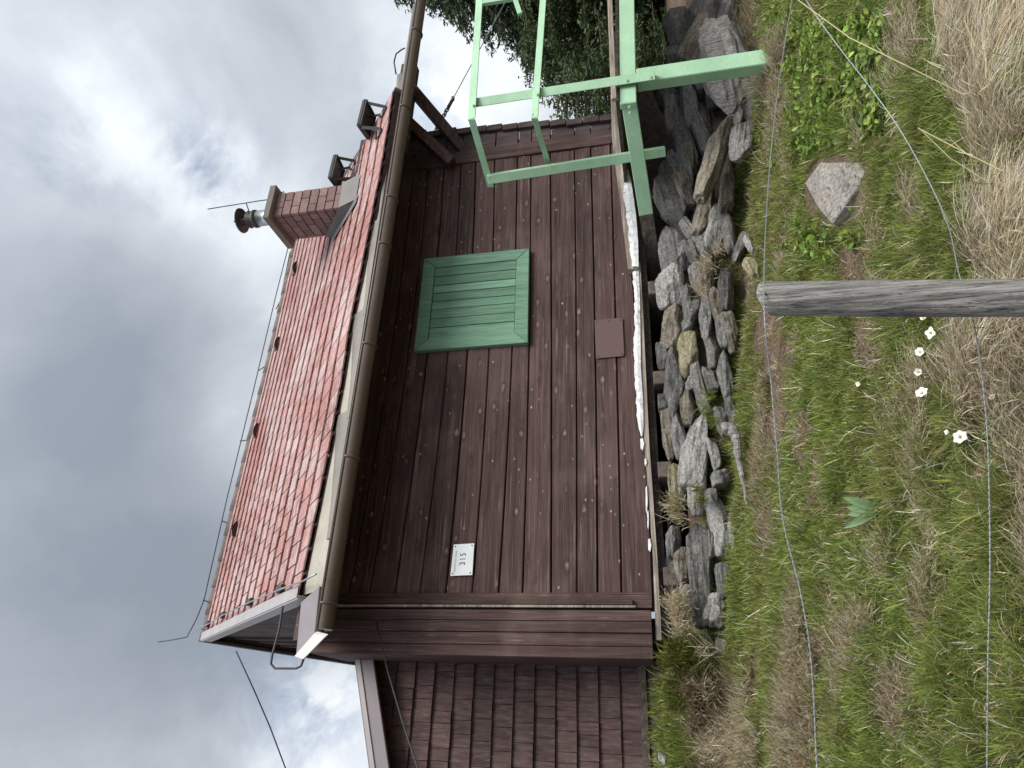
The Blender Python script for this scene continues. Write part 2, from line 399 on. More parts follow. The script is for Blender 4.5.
# patches of the slope, placed where the photo shows them (centre x,y, half sizes, weight) per kind
STRAW_P = [(985,70,45,95),(1005,235,28,45),(985,375,38,42),(860,640,22,55),(905,705,26,50),(800,605,12,45),(745,730,25,35),(775,545,10,40),(885,560,20,30),(770,65,22,30),(930,610,15,40),(800,720,22,40)]
SOIL_P = [(772,335,18,40),(825,505,24,38),(850,265,28,45),(800,440,12,50),(735,455,10,50),(728,640,10,40),(760,690,12,50),(868,340,20,50),(745,265,12,50),(783,360,14,50),(890,290,16,30)]
GREEN_P = [(745,380,16,60),(770,620,16,120),(740,225,14,40),(870,405,22,35),(940,140,40,50),(835,400,20,50),(850,530,30,50),(880,490,22,50),(735,510,8,40),(950,430,20,50),(770,200,16,40),(840,320,22,30)]
LEAF_P = [(830,60,45,60),(815,130,30,40),(870,50,25,50),(790,20,25,25),(845,225,20,20),(880,110,16,25),(820,240,20,16)]
def pat(x, y, L):
    s = np.zeros_like(x)
    for cx, cy, rx, ry in L: s = np.maximum(s, np.exp(-((x-cx)/rx)**2-((y-cy)/ry)**2))
    return s
def project(p):
    q = p @ CM.T; return q[:, 1]/q[:, 2]*F+512, 768-(q[:, 0]/q[:, 2]*F+384)

Ns = 290000
px = rng.uniform(722, 1110, Ns*2); py = rng.uniform(-90, 860, Ns*2)
keep = rng.random(Ns*2) < np.interp(px, [722, 800, 1024, 1110], [.75, .7, .5, .35])
px, py = np.concatenate([px[keep], rng.uniform(652, 724, 26000), rng.uniform(702, 742, 22000)]), np.concatenate([py[keep], rng.uniform(640, 880, 26000), rng.uniform(-60, 640, 22000)])
P, ok = G(px, py); P = P[ok]
W = np.stack([rng.uniform(-3.5, 8, 40000), rng.uniform(-1.5, 5.0, 40000)], 1); W = np.concatenate([W, h(W[:, 0], W[:, 1])[:, None]], 1)
P = np.concatenate([P, W]); P = P[(P[:, 1] < 4.54) | (P[:, 0] < .34) | ((P[:, 1] < 4.80) & (rng.random(len(P)) < .8)) | ((P[:, 1] < 5.05) & (P[:, 2] < -.23-.155*P[:, 0]+.19)) | ((P[:, 0] > 5.6) & (P[:, 1] < 5.4))]
P = P[~((P[:, 1] > 5.35) & (P[:, 0] < 3))]
front = (P @ fwd) > .4
sx, sy = project(np.where(front[:, None], P, fwd[None]*3)); sx[~front] = 900; sy[~front] = -500
bn = fbm(P[:, 0]*1.1+9, P[:, 1]*3.6+2, 4); bn2 = fbm(P[:, 0]*2.5+31, P[:, 1]*6+5, 3)
sc_s = pat(sx, sy, STRAW_P)*1.5 + np.clip((bn-.545)*8, 0, 1)*.8
sc_e = pat(sx, sy, SOIL_P)*1.35 + np.clip((.43-bn2)*7, 0, 1)*.75
sc_g = pat(sx, sy, GREEN_P)*1.4 + np.clip((.54-bn)*6, 0, 1)*.6 + .40
sc_g = np.where(pat(sx, sy, LEAF_P) > .35, sc_g+.5, sc_g)
_in = ((np.abs((sx-842)/36)**2.6+np.abs((sy-190)/36)**2.6) < 1) & (rng.random(len(P)) < .97)
_in |= (np.abs((sx-868)/34)**2+np.abs((sy-512)/26)**2 < 1) & (rng.random(len(P)) < .8)
P, bn, bn2, sc_g, sc_s, sc_e = [a[~_in] for a in (P, bn, bn2, sc_g, sc_s, sc_e)]
_sx2 = sx[~_in]; sc_e = np.where(_sx2 < 740, sc_e*.25, sc_e)
tot = np.stack([sc_g, sc_s, sc_e], 1) + rng.gumbel(0, .085, (len(P), 3))
typ = tot.argmax(1)
depth = np.clip(np.linalg.norm(P, axis=1), 1.5, 7)
parts = []
# downslope azimuth = towards -Y, slightly +X
def down(n, sd): return -math.pi/2 + .35 + rng.normal(0, sd, n)
i = np.where(typ == 0)[0]; n = len(i)
clump = fbm(P[i, 0]*7, P[i, 1]*9, 2)
ln = (.018+.075*clump**1.8*1.5)*np.exp(rng.normal(0, .3, n)); col = palette(n, GREEN)
ol = rng.random(n) < .08+np.clip((bn[i]-.47)*3, 0, .4); col[ol] = palette(ol.sum(), OLIVE)
dr = rng.random(n) < .045; col[dr] = palette(dr.sum(), STRAW)
parts.append(blades(P[i], rng.uniform(0, 6.28, n), ln, rng.uniform(.0020, .0048, n)*(depth[i]/3)**.6, np.abs(rng.normal(.1, .38, n)), rng.uniform(.2, 1.3, n), col))
i = np.where(typ == 1)[0]; n = len(i)
ln = .05+.10*rng.random(n)**1.5; col = palette(n, STRAW); bd = rng.random(n) < .3; col[bd] = palette(bd.sum(), LITTER)
gr = rng.random(n) < .1; col[gr] = palette(gr.sum(), OLIVE)
parts.append(blades(P[i]+np.array([0,0,.004]), down(n, .55), ln, rng.uniform(.0018, .0042, n)*(depth[i]/3)**.6, rng.uniform(.5, 1.25, n), rng.uniform(.3, 1.0, n), col))
i = np.where(typ == 2)[0]; i = i[rng.random(len(i)) < .22]; n = len(i)
parts.append(blades(P[i]+np.array([0,0,.004]), rng.uniform(0, 6.28, n), .02+.05*rng.random(n), rng.uniform(.002, .005, n), rng.uniform(1.0, 1.5, n), rng.uniform(0, .4, n), palette(n, LITTER)))
# tall rough grass near the camera, bottom of the slope
def tuft(c, n, rad, l0, l1, cols, az0=None, sd=.6, lean=(.1, .9), curl=(.5, 1.6), w=(.002, .0042)):
    c = np.array(c); a = rng.uniform(0, 6.28, n); rr = rad*np.sqrt(rng.random(n))
    b = np.stack([c[0]+rr*np.cos(a), c[1]+rr*np.sin(a), np.zeros(n)], 1); b[:, 2] = h(b[:, 0], b[:, 1])-.005
    az = a+rng.normal(0, .5, n) if az0 is None else az0+rng.normal(0, sd, n)
    return blades(b, az, rng.uniform(l0, l1, n), rng.uniform(*w, n), rng.uniform(*lean, n), rng.uniform(*curl, n), palette(n, cols), 5)
for q in range(420):      # scattered small tufts, green and dry
    x_, y_ = rng.uniform(735, 1080), rng.uniform(-40, 810); g = G1(x_, y_)
    if g.y > 4.52: continue
    if 985 > x_ > 770 or rng.random() < .5:
        parts.append(tuft(g, int(rng.integers(14, 40)), .03, .05, .13, GREEN+OLIVE[:1] if rng.random() < .68 else STRAW, w=(.0016, .0036)))
for q in range(70):      # grass and dry tufts creeping over the foot of the stones
    y_ = rng.uniform(20, 640); x_ = rng.uniform(722, 744); c_ = np.array(atY(x_, y_, rng.uniform(4.5, 4.6))); c_[2] = float(h(c_[0], c_[1]))
    parts.append(tuft(c_, 55, .06, .04, .11, (GREEN, GREEN, STRAW, OLIVE)[q % 4], w=(.002, .004)))
me = np_mesh('grass', *join(parts)); me.materials.append(M['blade'])
tag(link('grass', me), 'short green and dry grass covering the slope in front of the cabin', 'grass', kind='stuff')

def tussock(label, specs, cat='tussock'):
    c0 = specs[0][0]
    me = np_mesh('grass_tussock', *join([tuft(*s[:6], **s[6]) for s in specs])); me.materials.append(M['blade'])
    # origin at base
    off = np.array(c0); me.transform(Matrix.Translation(-Vector(off)))
    o = link('grass_tussock', me); o.location = off
    return tag(o, label, cat, 'grass tussocks on the slope')
D_ = -math.pi/2+.3
def many(x0, x1, y0, y1, k, n, rad, l0, l1, cols, **kw):
    out = []
    for j in range(k):
        out.append((G1(random.uniform(x0, x1), random.uniform(y0, y1)), n, rad, l0, l1, cols, kw))
    return out
tussock('big mat of long dry straw hanging beside the mint green leafy weeds', many(940, 1060, -60, 115, 44, 170, .09, .12, .30, STRAW, az0=D_-.25, sd=.38, lean=(.85, 1.6), curl=(.4, 1.1), w=(.0018, .0040)))
tussock('dry straw tussock on the slope just right of the grey fence post', many(980, 1060, 195, 278, 18, 160, .06, .12, .26, STRAW, az0=D_-.2, sd=.45, lean=(.7, 1.5), curl=(.5, 1.2), w=(.0018,.004)))
tussock('straw and green tussock beside the white flowers under the lower fence wire', many(962, 1050, 325, 425, 18, 110, .06, .12, .26, STRAW+STRAW+LITTER, az0=D_-.5, sd=.5, lean=(.7, 1.5), curl=(.5, 1.2)) )
tussock('short olive green tussock between the row of white flowers and the lower wire', many(935, 972, 370, 440, 10, 80, .05, .06, .14, OLIVE+OLIVE+GREEN))
tussock('olive and straw tussock at the left foot of the slope along the lower fence wire', many(930, 1050, 590, 770, 34, 95, .08, .06, .16, STRAW[:3]+OLIVE+OLIVE+GREEN, lean=(.2, 1.3), sd=.9, az0=D_))
#tussock('pale straw tussock spilling over the stones below the corner box of the cabin', [(atY(680, 625, 4.62), 10, .03, .1, .2, STRAW, {})] + many(738, 742, 600, 610, 1, 10, .02, .05, .1, STRAW))
tussock('straw tussock below the shingled annex on the left of the slope', many(735, 762, 700, 768, 9, 110, .07, .09, .19, STRAW+STRAW+OLIVE, az0=D_, sd=.7))
tussock('spiky half dry tussock at the foot of the green metal strut', [(G1(762, 85), 160, .06, .14, .34, STRAW+OLIVE+GREEN, dict(lean=(.05, .6), curl=(.2, .9), w=(.002, .004)))])
tussock('straw tussock above the leafy weeds near the green strut', many(768, 788, 30, 66, 11, 90, .09, .1, .2, STRAW+LITTER, az0=D_, sd=.5, lean=(.3, 1.1)))

# blades growing off steep faces (bank): tufts at explicit points
def free_tuft(pts, n, rad, l0, l1, cols, az0, sd, lean, curl, w=(.003, .006)):
    out = []
    for p in pts:
        a = rng.normal(0, rad, (n, 3)); b = np.array(p)+a
        out.append(blades(b, az0+rng.normal(0, sd, n), rng.uniform(l0, l1, n), rng.uniform(*w, n), rng.uniform(*lean, n), rng.uniform(*curl, n), palette(n, cols), 4))
    return join(out)
def tuss_free(label, lst):
    me = np_mesh('grass_tussock', *join(lst)); me.materials.append(M['blade']); o = link('grass_tussock', me)
    v = me.vertices[0].co.copy(); me.transform(Matrix.Translation(-v)); o.location = v
    return tag(o, label, 'tussock', 'grass tussocks on the slope')
tuss_free('long pale straw tussock hanging over the stones under the corner box of the cabin',
    [free_tuft([atY(x, y, 4.66) for x, y in ((682,612),(684,622),(688,632),(680,602),(690,640),(686,606))], 150, .03, .08, .17, STRAW, D_+.3, .5, (.2, 1.1), (.6, 1.6))])
MOSS = [(.13,.14,.035),(.17,.16,.045),(.09,.11,.03),(.22,.19,.07)]
tuss_free('big mossy green tussock mound at the left end of the stone foundation',
    [free_tuft([atY(random.uniform(676,716), random.uniform(644,704), 4.55+random.uniform(0,.12)) for q in range(34)], 130, .03, .06, .15, MOSS+GREEN[:2], D_, 1.6, (.1, 1.2), (.3, 1.3)),
     free_tuft([atY(random.uniform(690,728), random.uniform(685,765), 4.42+random.uniform(0,.12)) for q in range(22)], 90, .03, .06, .14, LITTER+[(.07,.05,.035)], D_, 1.0, (.4, 1.5), (.3, 1.0)),
     free_tuft([atY(random.uniform(705,738), random.uniform(650,768), 4.38) for q in range(9)], 50, .03, .1, .2, STRAW, D_, 1.0, (.4, 1.4), (.3, 1.0), (.002,.004))])
tuss_free('fresh green grass strip along the base of the shingled annex',
    [free_tuft([atY(random.uniform(661,672), random.uniform(676,790), 4.95+random.uniform(0,.25)) for q in range(24)], 80, .03, .035, .085, GREEN+MOSS, D_, 2, (0, .6), (.2, 1.0))])
tuss_free('small dry tussock growing from the middle of the stone foundation',
    [free_tuft([atY(x, y, 4.66) for x, y in ((676,508),(683,518),(680,500))], 90, .025, .07, .15, STRAW+OLIVE, D_, 1.2, (.1, 1.0), (.3, 1.2))])
tuss_free('small green tuft sprouting between two long slabs low in the stone foundation',
    [free_tuft([atY(x, y, 4.58) for x, y in ((700,490),(704,500))], 80, .02, .05, .11, GREEN+OLIVE, D_, 1.2, (.2, 1.0), (.3, 1.2))])
tuss_free('withered grass clump wedged among the stones behind the fence post top',
    [free_tuft([atY(x, y, 4.6) for x, y in ((708,262),(702,290),(713,268),(722,250))], 80, .03, .07, .16, STRAW+LITTER, D_, 1.0, (.4, 1.3), (.3, 1.2))])
tuss_free('green tuft at the foot of the stones just above the bleached dead root',
    [free_tuft([atY(x, y, 4.56) for x, y in ((712,395),(716,420),(708,410))], 70, .025, .05, .12, GREEN+OLIVE, D_, 1.4, (.2, 1.0), (.3, 1.2))])

# leafy weeds (uncountable ground cover)
def leaf_mesh(base, az, ln, wd, tilt, col):
    N = len(base); hd = np.stack([np.cos(az)*np.sin(tilt), np.sin(az)*np.sin(tilt), np.cos(tilt)], 1)
    sd = np.stack([-np.sin(az), np.cos(az), np.zeros(N)], 1); nr = np.cross(hd, sd)
    pts = [(0,0,0),(.3,.42,.05),(.65,.46,.02),(1,0,-.12),(.65,-.46,.02),(.3,-.42,.05)]
    V = np.stack([base+hd*(a*ln)[:, None]+sd*(b*wd)[:, None]+nr*(c_*ln)[:, None] for a, b, c_ in pts], 1)
    f = (np.arange(N)[:, None, None]*6+np.array([(0,1,2),(0,2,3),(0,3,4),(0,4,5)])[None]).reshape(-1, 3)
    return V.reshape(-1, 3), f, np.repeat(col, 6, 0)
lp = []
for cx, cy, rx, ry in LEAF_P:
    n = int(rx*ry*.105)
    x_ = rng.normal(cx, rx*.55, n); y_ = rng.normal(cy, ry*.55, n); p, ok = G(x_, y_); ok &= ~((np.abs((x_-840)/40)**2+np.abs((y_-190)/42)**2) < 1); p = p[ok]
    for q in p:
        m_ = int(rng.integers(4, 9)); b = np.repeat((q+np.array([0,0,rng.uniform(.01, .06)]))[None], m_, 0)+rng.normal(0, .008, (m_, 3))
        lp.append(leaf_mesh(b, rng.uniform(0, 6.28, m_), rng.uniform(.016, .055, m_), rng.uniform(.020, .044, m_), rng.uniform(.6, 1.45, m_), palette(m_, [(.17,.265,.05),(.22,.32,.065),(.12,.20,.04),(.29,.37,.09)], .22)))
x_ = rng.uniform(780, 1000, 160); y_ = rng.uniform(0, 760, 160); p, ok = G(x_, y_)
for q in p[ok]:
    m_ = 5; b = np.repeat((q+np.array([0,0,.015]))[None], m_, 0)
    lp.append(leaf_mesh(b, rng.uniform(0, 6.28, m_), rng.uniform(.012, .024, m_), rng.uniform(.008, .016, m_), rng.uniform(.8, 1.5, m_), palette(m_, [(.16,.26,.04),(.10,.18,.03)], .15)))
me = np_mesh('leafy_weeds', *join(lp)); me.materials.append(M['leaf'])
tag(link('leafy_weeds', me), 'bright green round leaved weeds spread over the upper right of the slope', 'weeds', kind='stuff')

# lance leaved plant
g = G1(884, 508)
pl = empty('broadleaf_plant', g, 'plant with upright grey green lance shaped leaves on the slope', 'plant')
for (x, y, s_) in ((843,497,.16),(846,507,.15),(846,514,.16),(850,521,.14),(842,528,.13),(858,503,.12)):
    b = MB(); tip = atD(x, y, (np.array(g) @ fwd)+.05); ax = tip-g; sd = Vector((rgt)).normalized()
    L_ = 9; row = []
    for j in range(L_):
        t = j/(L_-1); w = .019*math.sin(math.pi*min(1, t*.9+.1))**.8; c = g+ax*t+Vector(fwd)*(-.03*math.sin(math.pi*t)*.6)+Vector((0,0,.012*math.sin(math.pi*t)))
        row.append([c-sd*w, c+Vector(fwd)*.006, c+sd*w])
    b.grid(row); k2 = b
    if 'lance' not in M:
        k = NT('lance_leaf', .5, .3); n1 = k.noise(k.map((20,20,3)), 3, 3); k.col(k.ramp(n1, [(.3,(.10,.165,.075)),(.7,(.18,.255,.13))])); M['lance'] = k.m
    b.build('leaf', M['lance'], pl, True)

# ------------------------------------------------------------------ white flowers
k = NT('white_petal', .6, .2); k.col((.78,.79,.76)); M['petal'] = k.m
k = NT('yellow_stamen', .7, .2); k.col((.55,.40,.05)); M['stamen'] = k.m
k = NT('flower_stem', .7, .2); k.col((.16,.20,.06)); M['stem'] = k.m
FL = [(924,319,.018,1.25,'white flower directly beside the fence post, half closed',4),
      (932,333,.024,.5,'open white flower with few wide petals, second below the fence post',4),
      (921,352,.021,1.0,'white flower tilted sideways, midway along the row of flowers',6),
      (919,372,.019,1.1,'small folded white flower just above the widest bloom of the row',5),
      (923,394,.026,.8,'widest white flower of the row, showing its yellow centre at the end',6),
      (859,384,.016,1.3,'lone white closed flower standing apart on the green grass',4),
      (961,438,.024,.6,'white flower with yellow stamens nearest the lower wire',6),
      (948,432,.012,1.2,'tiny yellowish bud beside the flower nearest the lower wire',4),
      (993,398,.012,1.1,'little white flower under the lower fence wire',5)]
for (x, y, r0, tilt, lab, npet) in FL:
    g = G1(x+14, y+random.uniform(-2, 3)); d = (np.array(g) @ fwd)-.03
    c = atD(x, y, d)
    if (c-g).length > .14: c = g+(c-g).normalized()*.14
    fl = empty('white_flower', g, lab, 'flower', 'white flowers on the slope')
    b = MB(); b.tube([g-Vector((0,0,.01)), (g+c)/2+Vector((.004,0,.006)), c], [.0016,.0014,.0012], 6); b.build('stem', M['stem'], fl)
    axis = (Vector((random.uniform(-.5,.5), random.uniform(-1.2,-.4), .8))).normalized()
    u = axis.orthogonal().normalized(); v = axis.cross(u); b = MB()
    for j in range(npet):
        a = 6.283*j/npet+random.uniform(-.2,.2); dr = u*math.cos(a)+v*math.sin(a); sd = axis.cross(dr); op = .15+.75*(1-tilt/1.6)
        rows = []
        for t in (0, .25, .5, .75, 1.0):
            rad = r0*t*math.sin(op*1.2+.35); up_ = r0*t*math.cos(op*1.2+.35)*(1-.2*t); w = r0*.42*math.sin(math.pi*(.12+.80*t))
            q = c+dr*rad+axis*up_; rows.append([q-sd*w+axis*w*.25, q, q+sd*w+axis*w*.25])
        b.grid(rows)
    b.build('petals', M['petal'], fl, True)
    b = MB()
    for j in range(9):
        b.tube([c, c+axis*r0*.35+(u*random.uniform(-1,1)+v*random.uniform(-1,1))*r0*.2], .0012, 5)
    b.build('stamens', M['stamen'], fl)

# ------------------------------------------------------------------ stones
def stone_mesh(name, sx_, sy_, sz_, seed, p=2.8, rough=.09, lay=.03, sub=4):
    bm = bmesh.new(); bmesh.ops.create_icosphere(bm, subdivisions=sub, radius=1)
    o = Vector((seed*3.17, seed*1.31, seed*.77))
    planes = []
    rs = random.Random(seed)
    for j in range(11):
        nv = Vector((rs.uniform(-1,1), rs.uniform(-1,1), rs.uniform(-1,1))).normalized(); planes.append((nv, rs.uniform(.8, 1.15)))
    for vt in bm.verts:
        n = vt.co.normalized()
        k_ = (abs(n.x)**p+abs(n.y)**p+abs(n.z)**p)**(-1/p)
        q = n*k_
        for nv, dd in planes:
            e = q.dot(nv)
            if e > dd: q -= nv*(e-dd)*.97
        q *= 1+rough*mn.fractal(n*1.6+o, 1, 2, 4)
        w = Vector((q.x*sx_/2, q.y*sy_/2, q.z*sz_/2))
        l = mn.noise(Vector((w.x*5, w.y*5, w.z*42))+o)*lay*.5
        w += Vector((n.x, n.y, n.z*.3))*l
        w += n*(mn.fractal(w*16+o, 1, 2, 3)*.006)
        w.z += .006*mn.noise(Vector((w.x*4, w.y*4, w.z*70))+o)*lay/.03
        vt.co = w
    me = bpy.data.meshes.new(name); bm.to_mesh(me); bm.free()
    return me
def place_stone(name, x, y, wx, wy, rot, Y, mat, parent, seed, dep=None, **kw):
    c = atY(x, y, Y); X_ = (atY(x, y-wy/2, Y)-atY(x, y+wy/2, Y)).length; Z_ = (atY(x+wx/2, y, Y)-atY(x-wx/2, y, Y)).length
    dep = dep or (.12+.5*min(X_, Z_))
    me = stone_mesh(name, X_*1.06, dep, Z_*1.06, seed, **kw); me.materials.append(M[mat])
    o = bpy.data.objects.new(name, me); COL.objects.link(o)
    loc = c+Vector((0, dep*.35, 0))
    if parent: o.parent = parent; loc = loc-wloc(parent)
    o.location = loc; o.rotation_euler = (random.uniform(-.12,.12), R(rot), random.uniform(-.1,.1)); return o
FO = empty('stone_foundation', (2.6, 4.7, -.6), 'dry stone foundation of rough grey slabs piled under the cabin', 'foundation')
g_, b_, p_, y_ = 'st_g', 'st_b', 'st_p', 'st_y'
ST = [(672,199,24,50,14,g_),(684,186,13,28,10,b_),(703,209,14,44,-18,b_),(716,222,16,46,-14,p_),(673,243,26,42,3,g_),(690,230,9,28,25,g_),(703,240,14,17,0,p_),(692,249,10,20,18,g_),(706,252,10,15,-10,g_),
(670,282,25,35,0,p_),(704,277,17,32,2,b_),(687,302,8,32,-2,g_),(694,310,8,22,-16,g_),(706,318,11,42,0,g_),(673,324,18,42,-8,b_),(687,324,9,12,0,g_),(694,276,7,24,4,g_),(740,246,9,26,-26,p_),
(688,352,17,46,0,y_),(675,381,19,62,-8,g_),(701,386,12,46,8,g_),(690,382,9,12,0,p_),(688,404,13,33,0,b_),(709,377,10,24,14,g_),(667,431,10,48,3,b_),(678,435,12,46,5,g_),(695,450,24,70,-10,p_),(715,452,9,30,8,p_),(721,476,17,17,5,p_),
(677,484,14,38,0,y_),(697,482,17,56,-5,p_),(720,524,19,56,3,p_),(701,562,23,72,2,g_),(736,530,12,38,2,p_),(674,541,13,30,0,g_),(723,581,11,32,0,g_),(682,566,13,36,0,b_),(715,608,20,32,-10,p_),
(706,650,16,34,4,p_),(722,656,12,36,-4,p_),(731,668,11,46,3,g_),(664,760,10,14,0,p_),(700,612,14,30,0,g_),
(678,29,21,38,4,g_),(701,36,26,42,-24,b_),(698,9,16,22,0,g_),(674,53,15,16,12,g_),(709,4,14,20,0,g_),(688,57,9,18,0,g_),
(680,130,16,60,8,g_),(690,104,14,38,0,g_),(701,126,13,42,10,g_),(687,148,14,34,8,b_),(672,110,12,40,0,g_),(684,165,14,40,0,g_),(708,196,12,24,-12,b_),(716,80,18,30,0,g_),(700,78,12,20,10,g_),(735,115,12,30,0,g_),
(712,500,12,26,0,g_),(712,350,10,30,0,g_),(716,300,10,30,0,b_),(722,420,10,30,5,g_),(688,600,14,30,0,g_),(662,352,10,24,0,g_),(664,402,9,20,0,g_),(735,600,9,22,0,g_),(727,190,13,36,-8,b_),(730,232,11,34,4,g_),(726,285,13,40,-4,g_),(731,330,11,36,5,b_),(725,372,12,40,0,g_),(731,408,10,30,-5,g_),(722,330,10,30,0,g_),(712,540,10,30,0,g_)]
for i, (x, y, wx, wy, rot, mt) in enumerate(ST):
    Y = 4.93-.33*(x-655)/85
    k1 = 1.02 if y < 200 else 1.0
    place_stone('stone', x, y, wx*1.10*k1, wy*1.02*k1, -rot, Y, mt, FO, i+1, p=9 if i % 3 else 5, rough=.05, lay=.022)
for i in range(12):
    x = random.uniform(664, 732); y = random.uniform(-20, 200)
    place_stone('stone', x, y, random.uniform(14, 24), random.uniform(26, 48), random.uniform(-14, 10), 4.93-.33*(x-655)/85+.15, random.choice(['st_g','st_b','st_p']), FO, 140+i, sub=3, p=6)
for i in range(max(0, 88-len(ST))):    # darker filling stones further back
    x = random.uniform(668, 735); y = random.uniform(0, 690)
    place_stone('stone', x, y, random.uniform(10, 18), random.uniform(20, 45), random.uniform(-10, 10), 4.93-.33*(x-655)/85+.17, random.choice(['st_g','st_b','st_g']), FO, 100+i, sub=3)

o = place_stone('fallen_slab', 715, 151, 19, 82, 18, 4.42, 'st_b', None, 201, dep=.2, p=6, rough=.05); tag(o, 'long squared rust stained stone slab leaning below the green strut', 'stone')
o = place_stone('loose_block', 742, 135, 22, 34, 12, 4.32, 'st_p', None, 202, dep=.18, p=4, rough=.08); tag(o, 'short pale whitish stone block lying beside the long slab', 'stone')
o = place_stone('weathered_boulder', 727, 58, 46, 84, -6, 4.5, 'post', None, 203, dep=.3, p=3.2, rough=.28, lay=.03); tag(o, 'large splintered grey and white weathered boulder behind the green strut', 'stone')
o = place_stone('small_pale_rock', 752, 265, 14, 20, -20, 4.05, 'st_y', None, 204, dep=.08); tag(o, 'small yellowish rock right behind the fence post top', 'stone')
o = place_stone('white_pebble', 749, 243, 6, 17, -15, 4.2, 'st_p', None, 205, dep=.05); tag(o, 'narrow whitish rock on bare earth near the fence post top', 'stone')
poly = [(807,184),(822,163),(862,163),(867,172),(858,191),(834,225),(819,207)]
gs = [G1(x, y) for x, y in poly]; c = sum(gs, Vector())/len(gs)
nrm = (gs[2]-gs[0]).cross(gs[5]-gs[0]).normalized(); nrm = nrm if nrm.dot(Vector((0,0,1))) > 0 else -nrm
c = c+Vector((0,0,.065)); nrm = (nrm+Vector((0,-.35,.2))).normalized(); dd = c.dot(nrm)
top = []
for x, y in poly:
    d = Vector(ray(x, y)); top.append(d*(dd/d.dot(nrm))+nrm*.015)
b = MB(); b.slab(top, -nrm*.09); o = b.build('flat_stone', M['st_p'], None, False, .006); o.data.materials[0] = M['flatst'] = stone_mat('flat_grey_stone', (.15,.138,.122), (.215,.197,.175), (.265,.245,.22), 5, .12)
v = c.copy(); o.data.transform(Matrix.Translation(-v)); o.location = v
tag(o, 'flat five sided pinkish grey stone set in the grass of the slope', 'stone')
# bleached root
b = MB(); pts = [atY(x, y, 4.3) for x, y in ((722,428),(731,427),(736,436),(738,452),(740,470),(744,488),(747,505))]
pts = [Vector((p.x, p.y, max(p.z, float(h(p.x, p.y))+.01))) for p in pts]
pp_ = []; rr_ = []
for j in range(43):
    t = j/42*6; i = min(5, int(t)); q = pts[i].lerp(pts[i+1], t-i); pp_.append(q+Vector((0, 0, .012*mn.noise(q*22)))); rr_.append(float(np.interp(t, [0,.6,1.5,3,4.5,6], [.022,.042,.030,.024,.014,.006]))*(1+.45*mn.noise(q*30)))
b.tube(pp_, rr_, 9); o = b.build('dead_root', M['post'], None, False)
tag(o, 'bleached dead root lying in the grass below the foundation', 'root')

# ------------------------------------------------------------------ fence post and wires
top = atD(762, 299, 1.8); low = atY(1024, 298, top.y); dirp = (low-top).normalized()
L_ = (top.z+1.25)/(-dirp.z); n = 28; ks = 46; b = MB(); x_ = dirp.cross(Vector(fwd)).normalized(); z_ = dirp.cross(x_)
rows = []
for i in range(ks+1):
    t = i/ks; r0 = .0445*(1+.06*t)
    s_ = t*L_
    if i < 4: r0 *= (.55, .85, .96, 1.0)[i]; s_ = (0, .002, .008, .02)[i]
    row = []
    for j in range(n+1):
        a = 2*math.pi*(j % n)/n
        q = 1+.045*mn.noise(Vector((math.cos(a)*3.4, math.sin(a)*3.4, s_*1.2)))+.05*mn.noise(Vector((math.cos(a)*8, math.sin(a)*8, s_*2.0+9)))
        cr = mn.noise(Vector((math.cos(a)*5+4, math.sin(a)*5, s_*.7))); q -= .13*max(0, .09-abs(cr))/.09
        if i <= 3: q *= 1+.1*mn.noise(Vector((math.cos(a)*2.5, math.sin(a)*2.5, 3)))
        sl = .016*math.cos(a+2.2) if i <= 3 else .016*math.cos(a+2.2)*max(0, 1-(i-3)/4)
        row.append(top+dirp*(s_+sl)+(x_*math.cos(a)+z_*math.sin(a))*r0*q)
    rows.append(row)
b.grid(rows); b.add([p for p in rows[0][:-1]]+[top+dirp*.004], [(j, (j+1) % n, n) for j in range(n)])
o = b.build('fence_post', M['post'], None, True); o.data.transform(Matrix.Translation(-(top+dirp*L_))); o.location = top+dirp*L_
tag(o, 'weathered grey round wooden fence post standing on the slope', 'fence post')
POSTO = o
for (x, y) in ((771, 312), (965, 293)):
    b = MB(); q = atD(x, y, 1.752); b.tube([q+Vector(dwn)*-.007+Vector(fwd)*.01, q+Vector(dwn)*-.007, q+Vector(dwn)*.007, q+Vector(dwn)*.007+Vector(fwd)*.01], .0016, 6); b.build('staple', M['galv'], POSTO)
def wire(name, P_, label):
    P_ = [atD(*p) for p in P_]
    # smooth resample
    dense = []
    for i in range(len(P_)-1):
        p0, p1, p2, p3 = P_[max(i-1,0)], P_[i], P_[i+1], P_[min(i+2, len(P_)-1)]
        ns = max(4, int((p2-p1).length/.006))
        for j in range(ns):
            t = j/ns; dense.append(.5*((2*p1)+(p2-p0)*t+(2*p0-5*p1+4*p2-p3)*t*t+(3*p1-p0-3*p2+p3)*t**3))
    b = MB(); ds = 0
    for ph in (0, math.pi):
        q = []; ds = 0
        for i, p in enumerate(dense):
            if i: ds += (p-dense[i-1]).length
            a = ds*2*math.pi/.032+ph; q.append(p+(Vector(rgt)*math.cos(a)+Vector(dwn)*math.sin(a))*.0013)
        b.tube(q, .00115, 5)
    o = b.build(name, M['galv'], None, True); v = dense[0].copy(); o.data.transform(Matrix.Translation(-v)); o.location = v
    return tag(o, label, 'wire', 'twisted fence wires')
wire('fence_wire', [(803,-60,2.9),(792,0,2.7),(778,90,2.4),(768,190,2.1),(764,300,1.745),(771,380,1.74),(777,450,1.72),(783,520,1.7),(800,590,1.66),(811,660,1.62),(817,768,1.56),(823,860,1.5)], 'upper twisted fence wire passing the very top of the grey post')
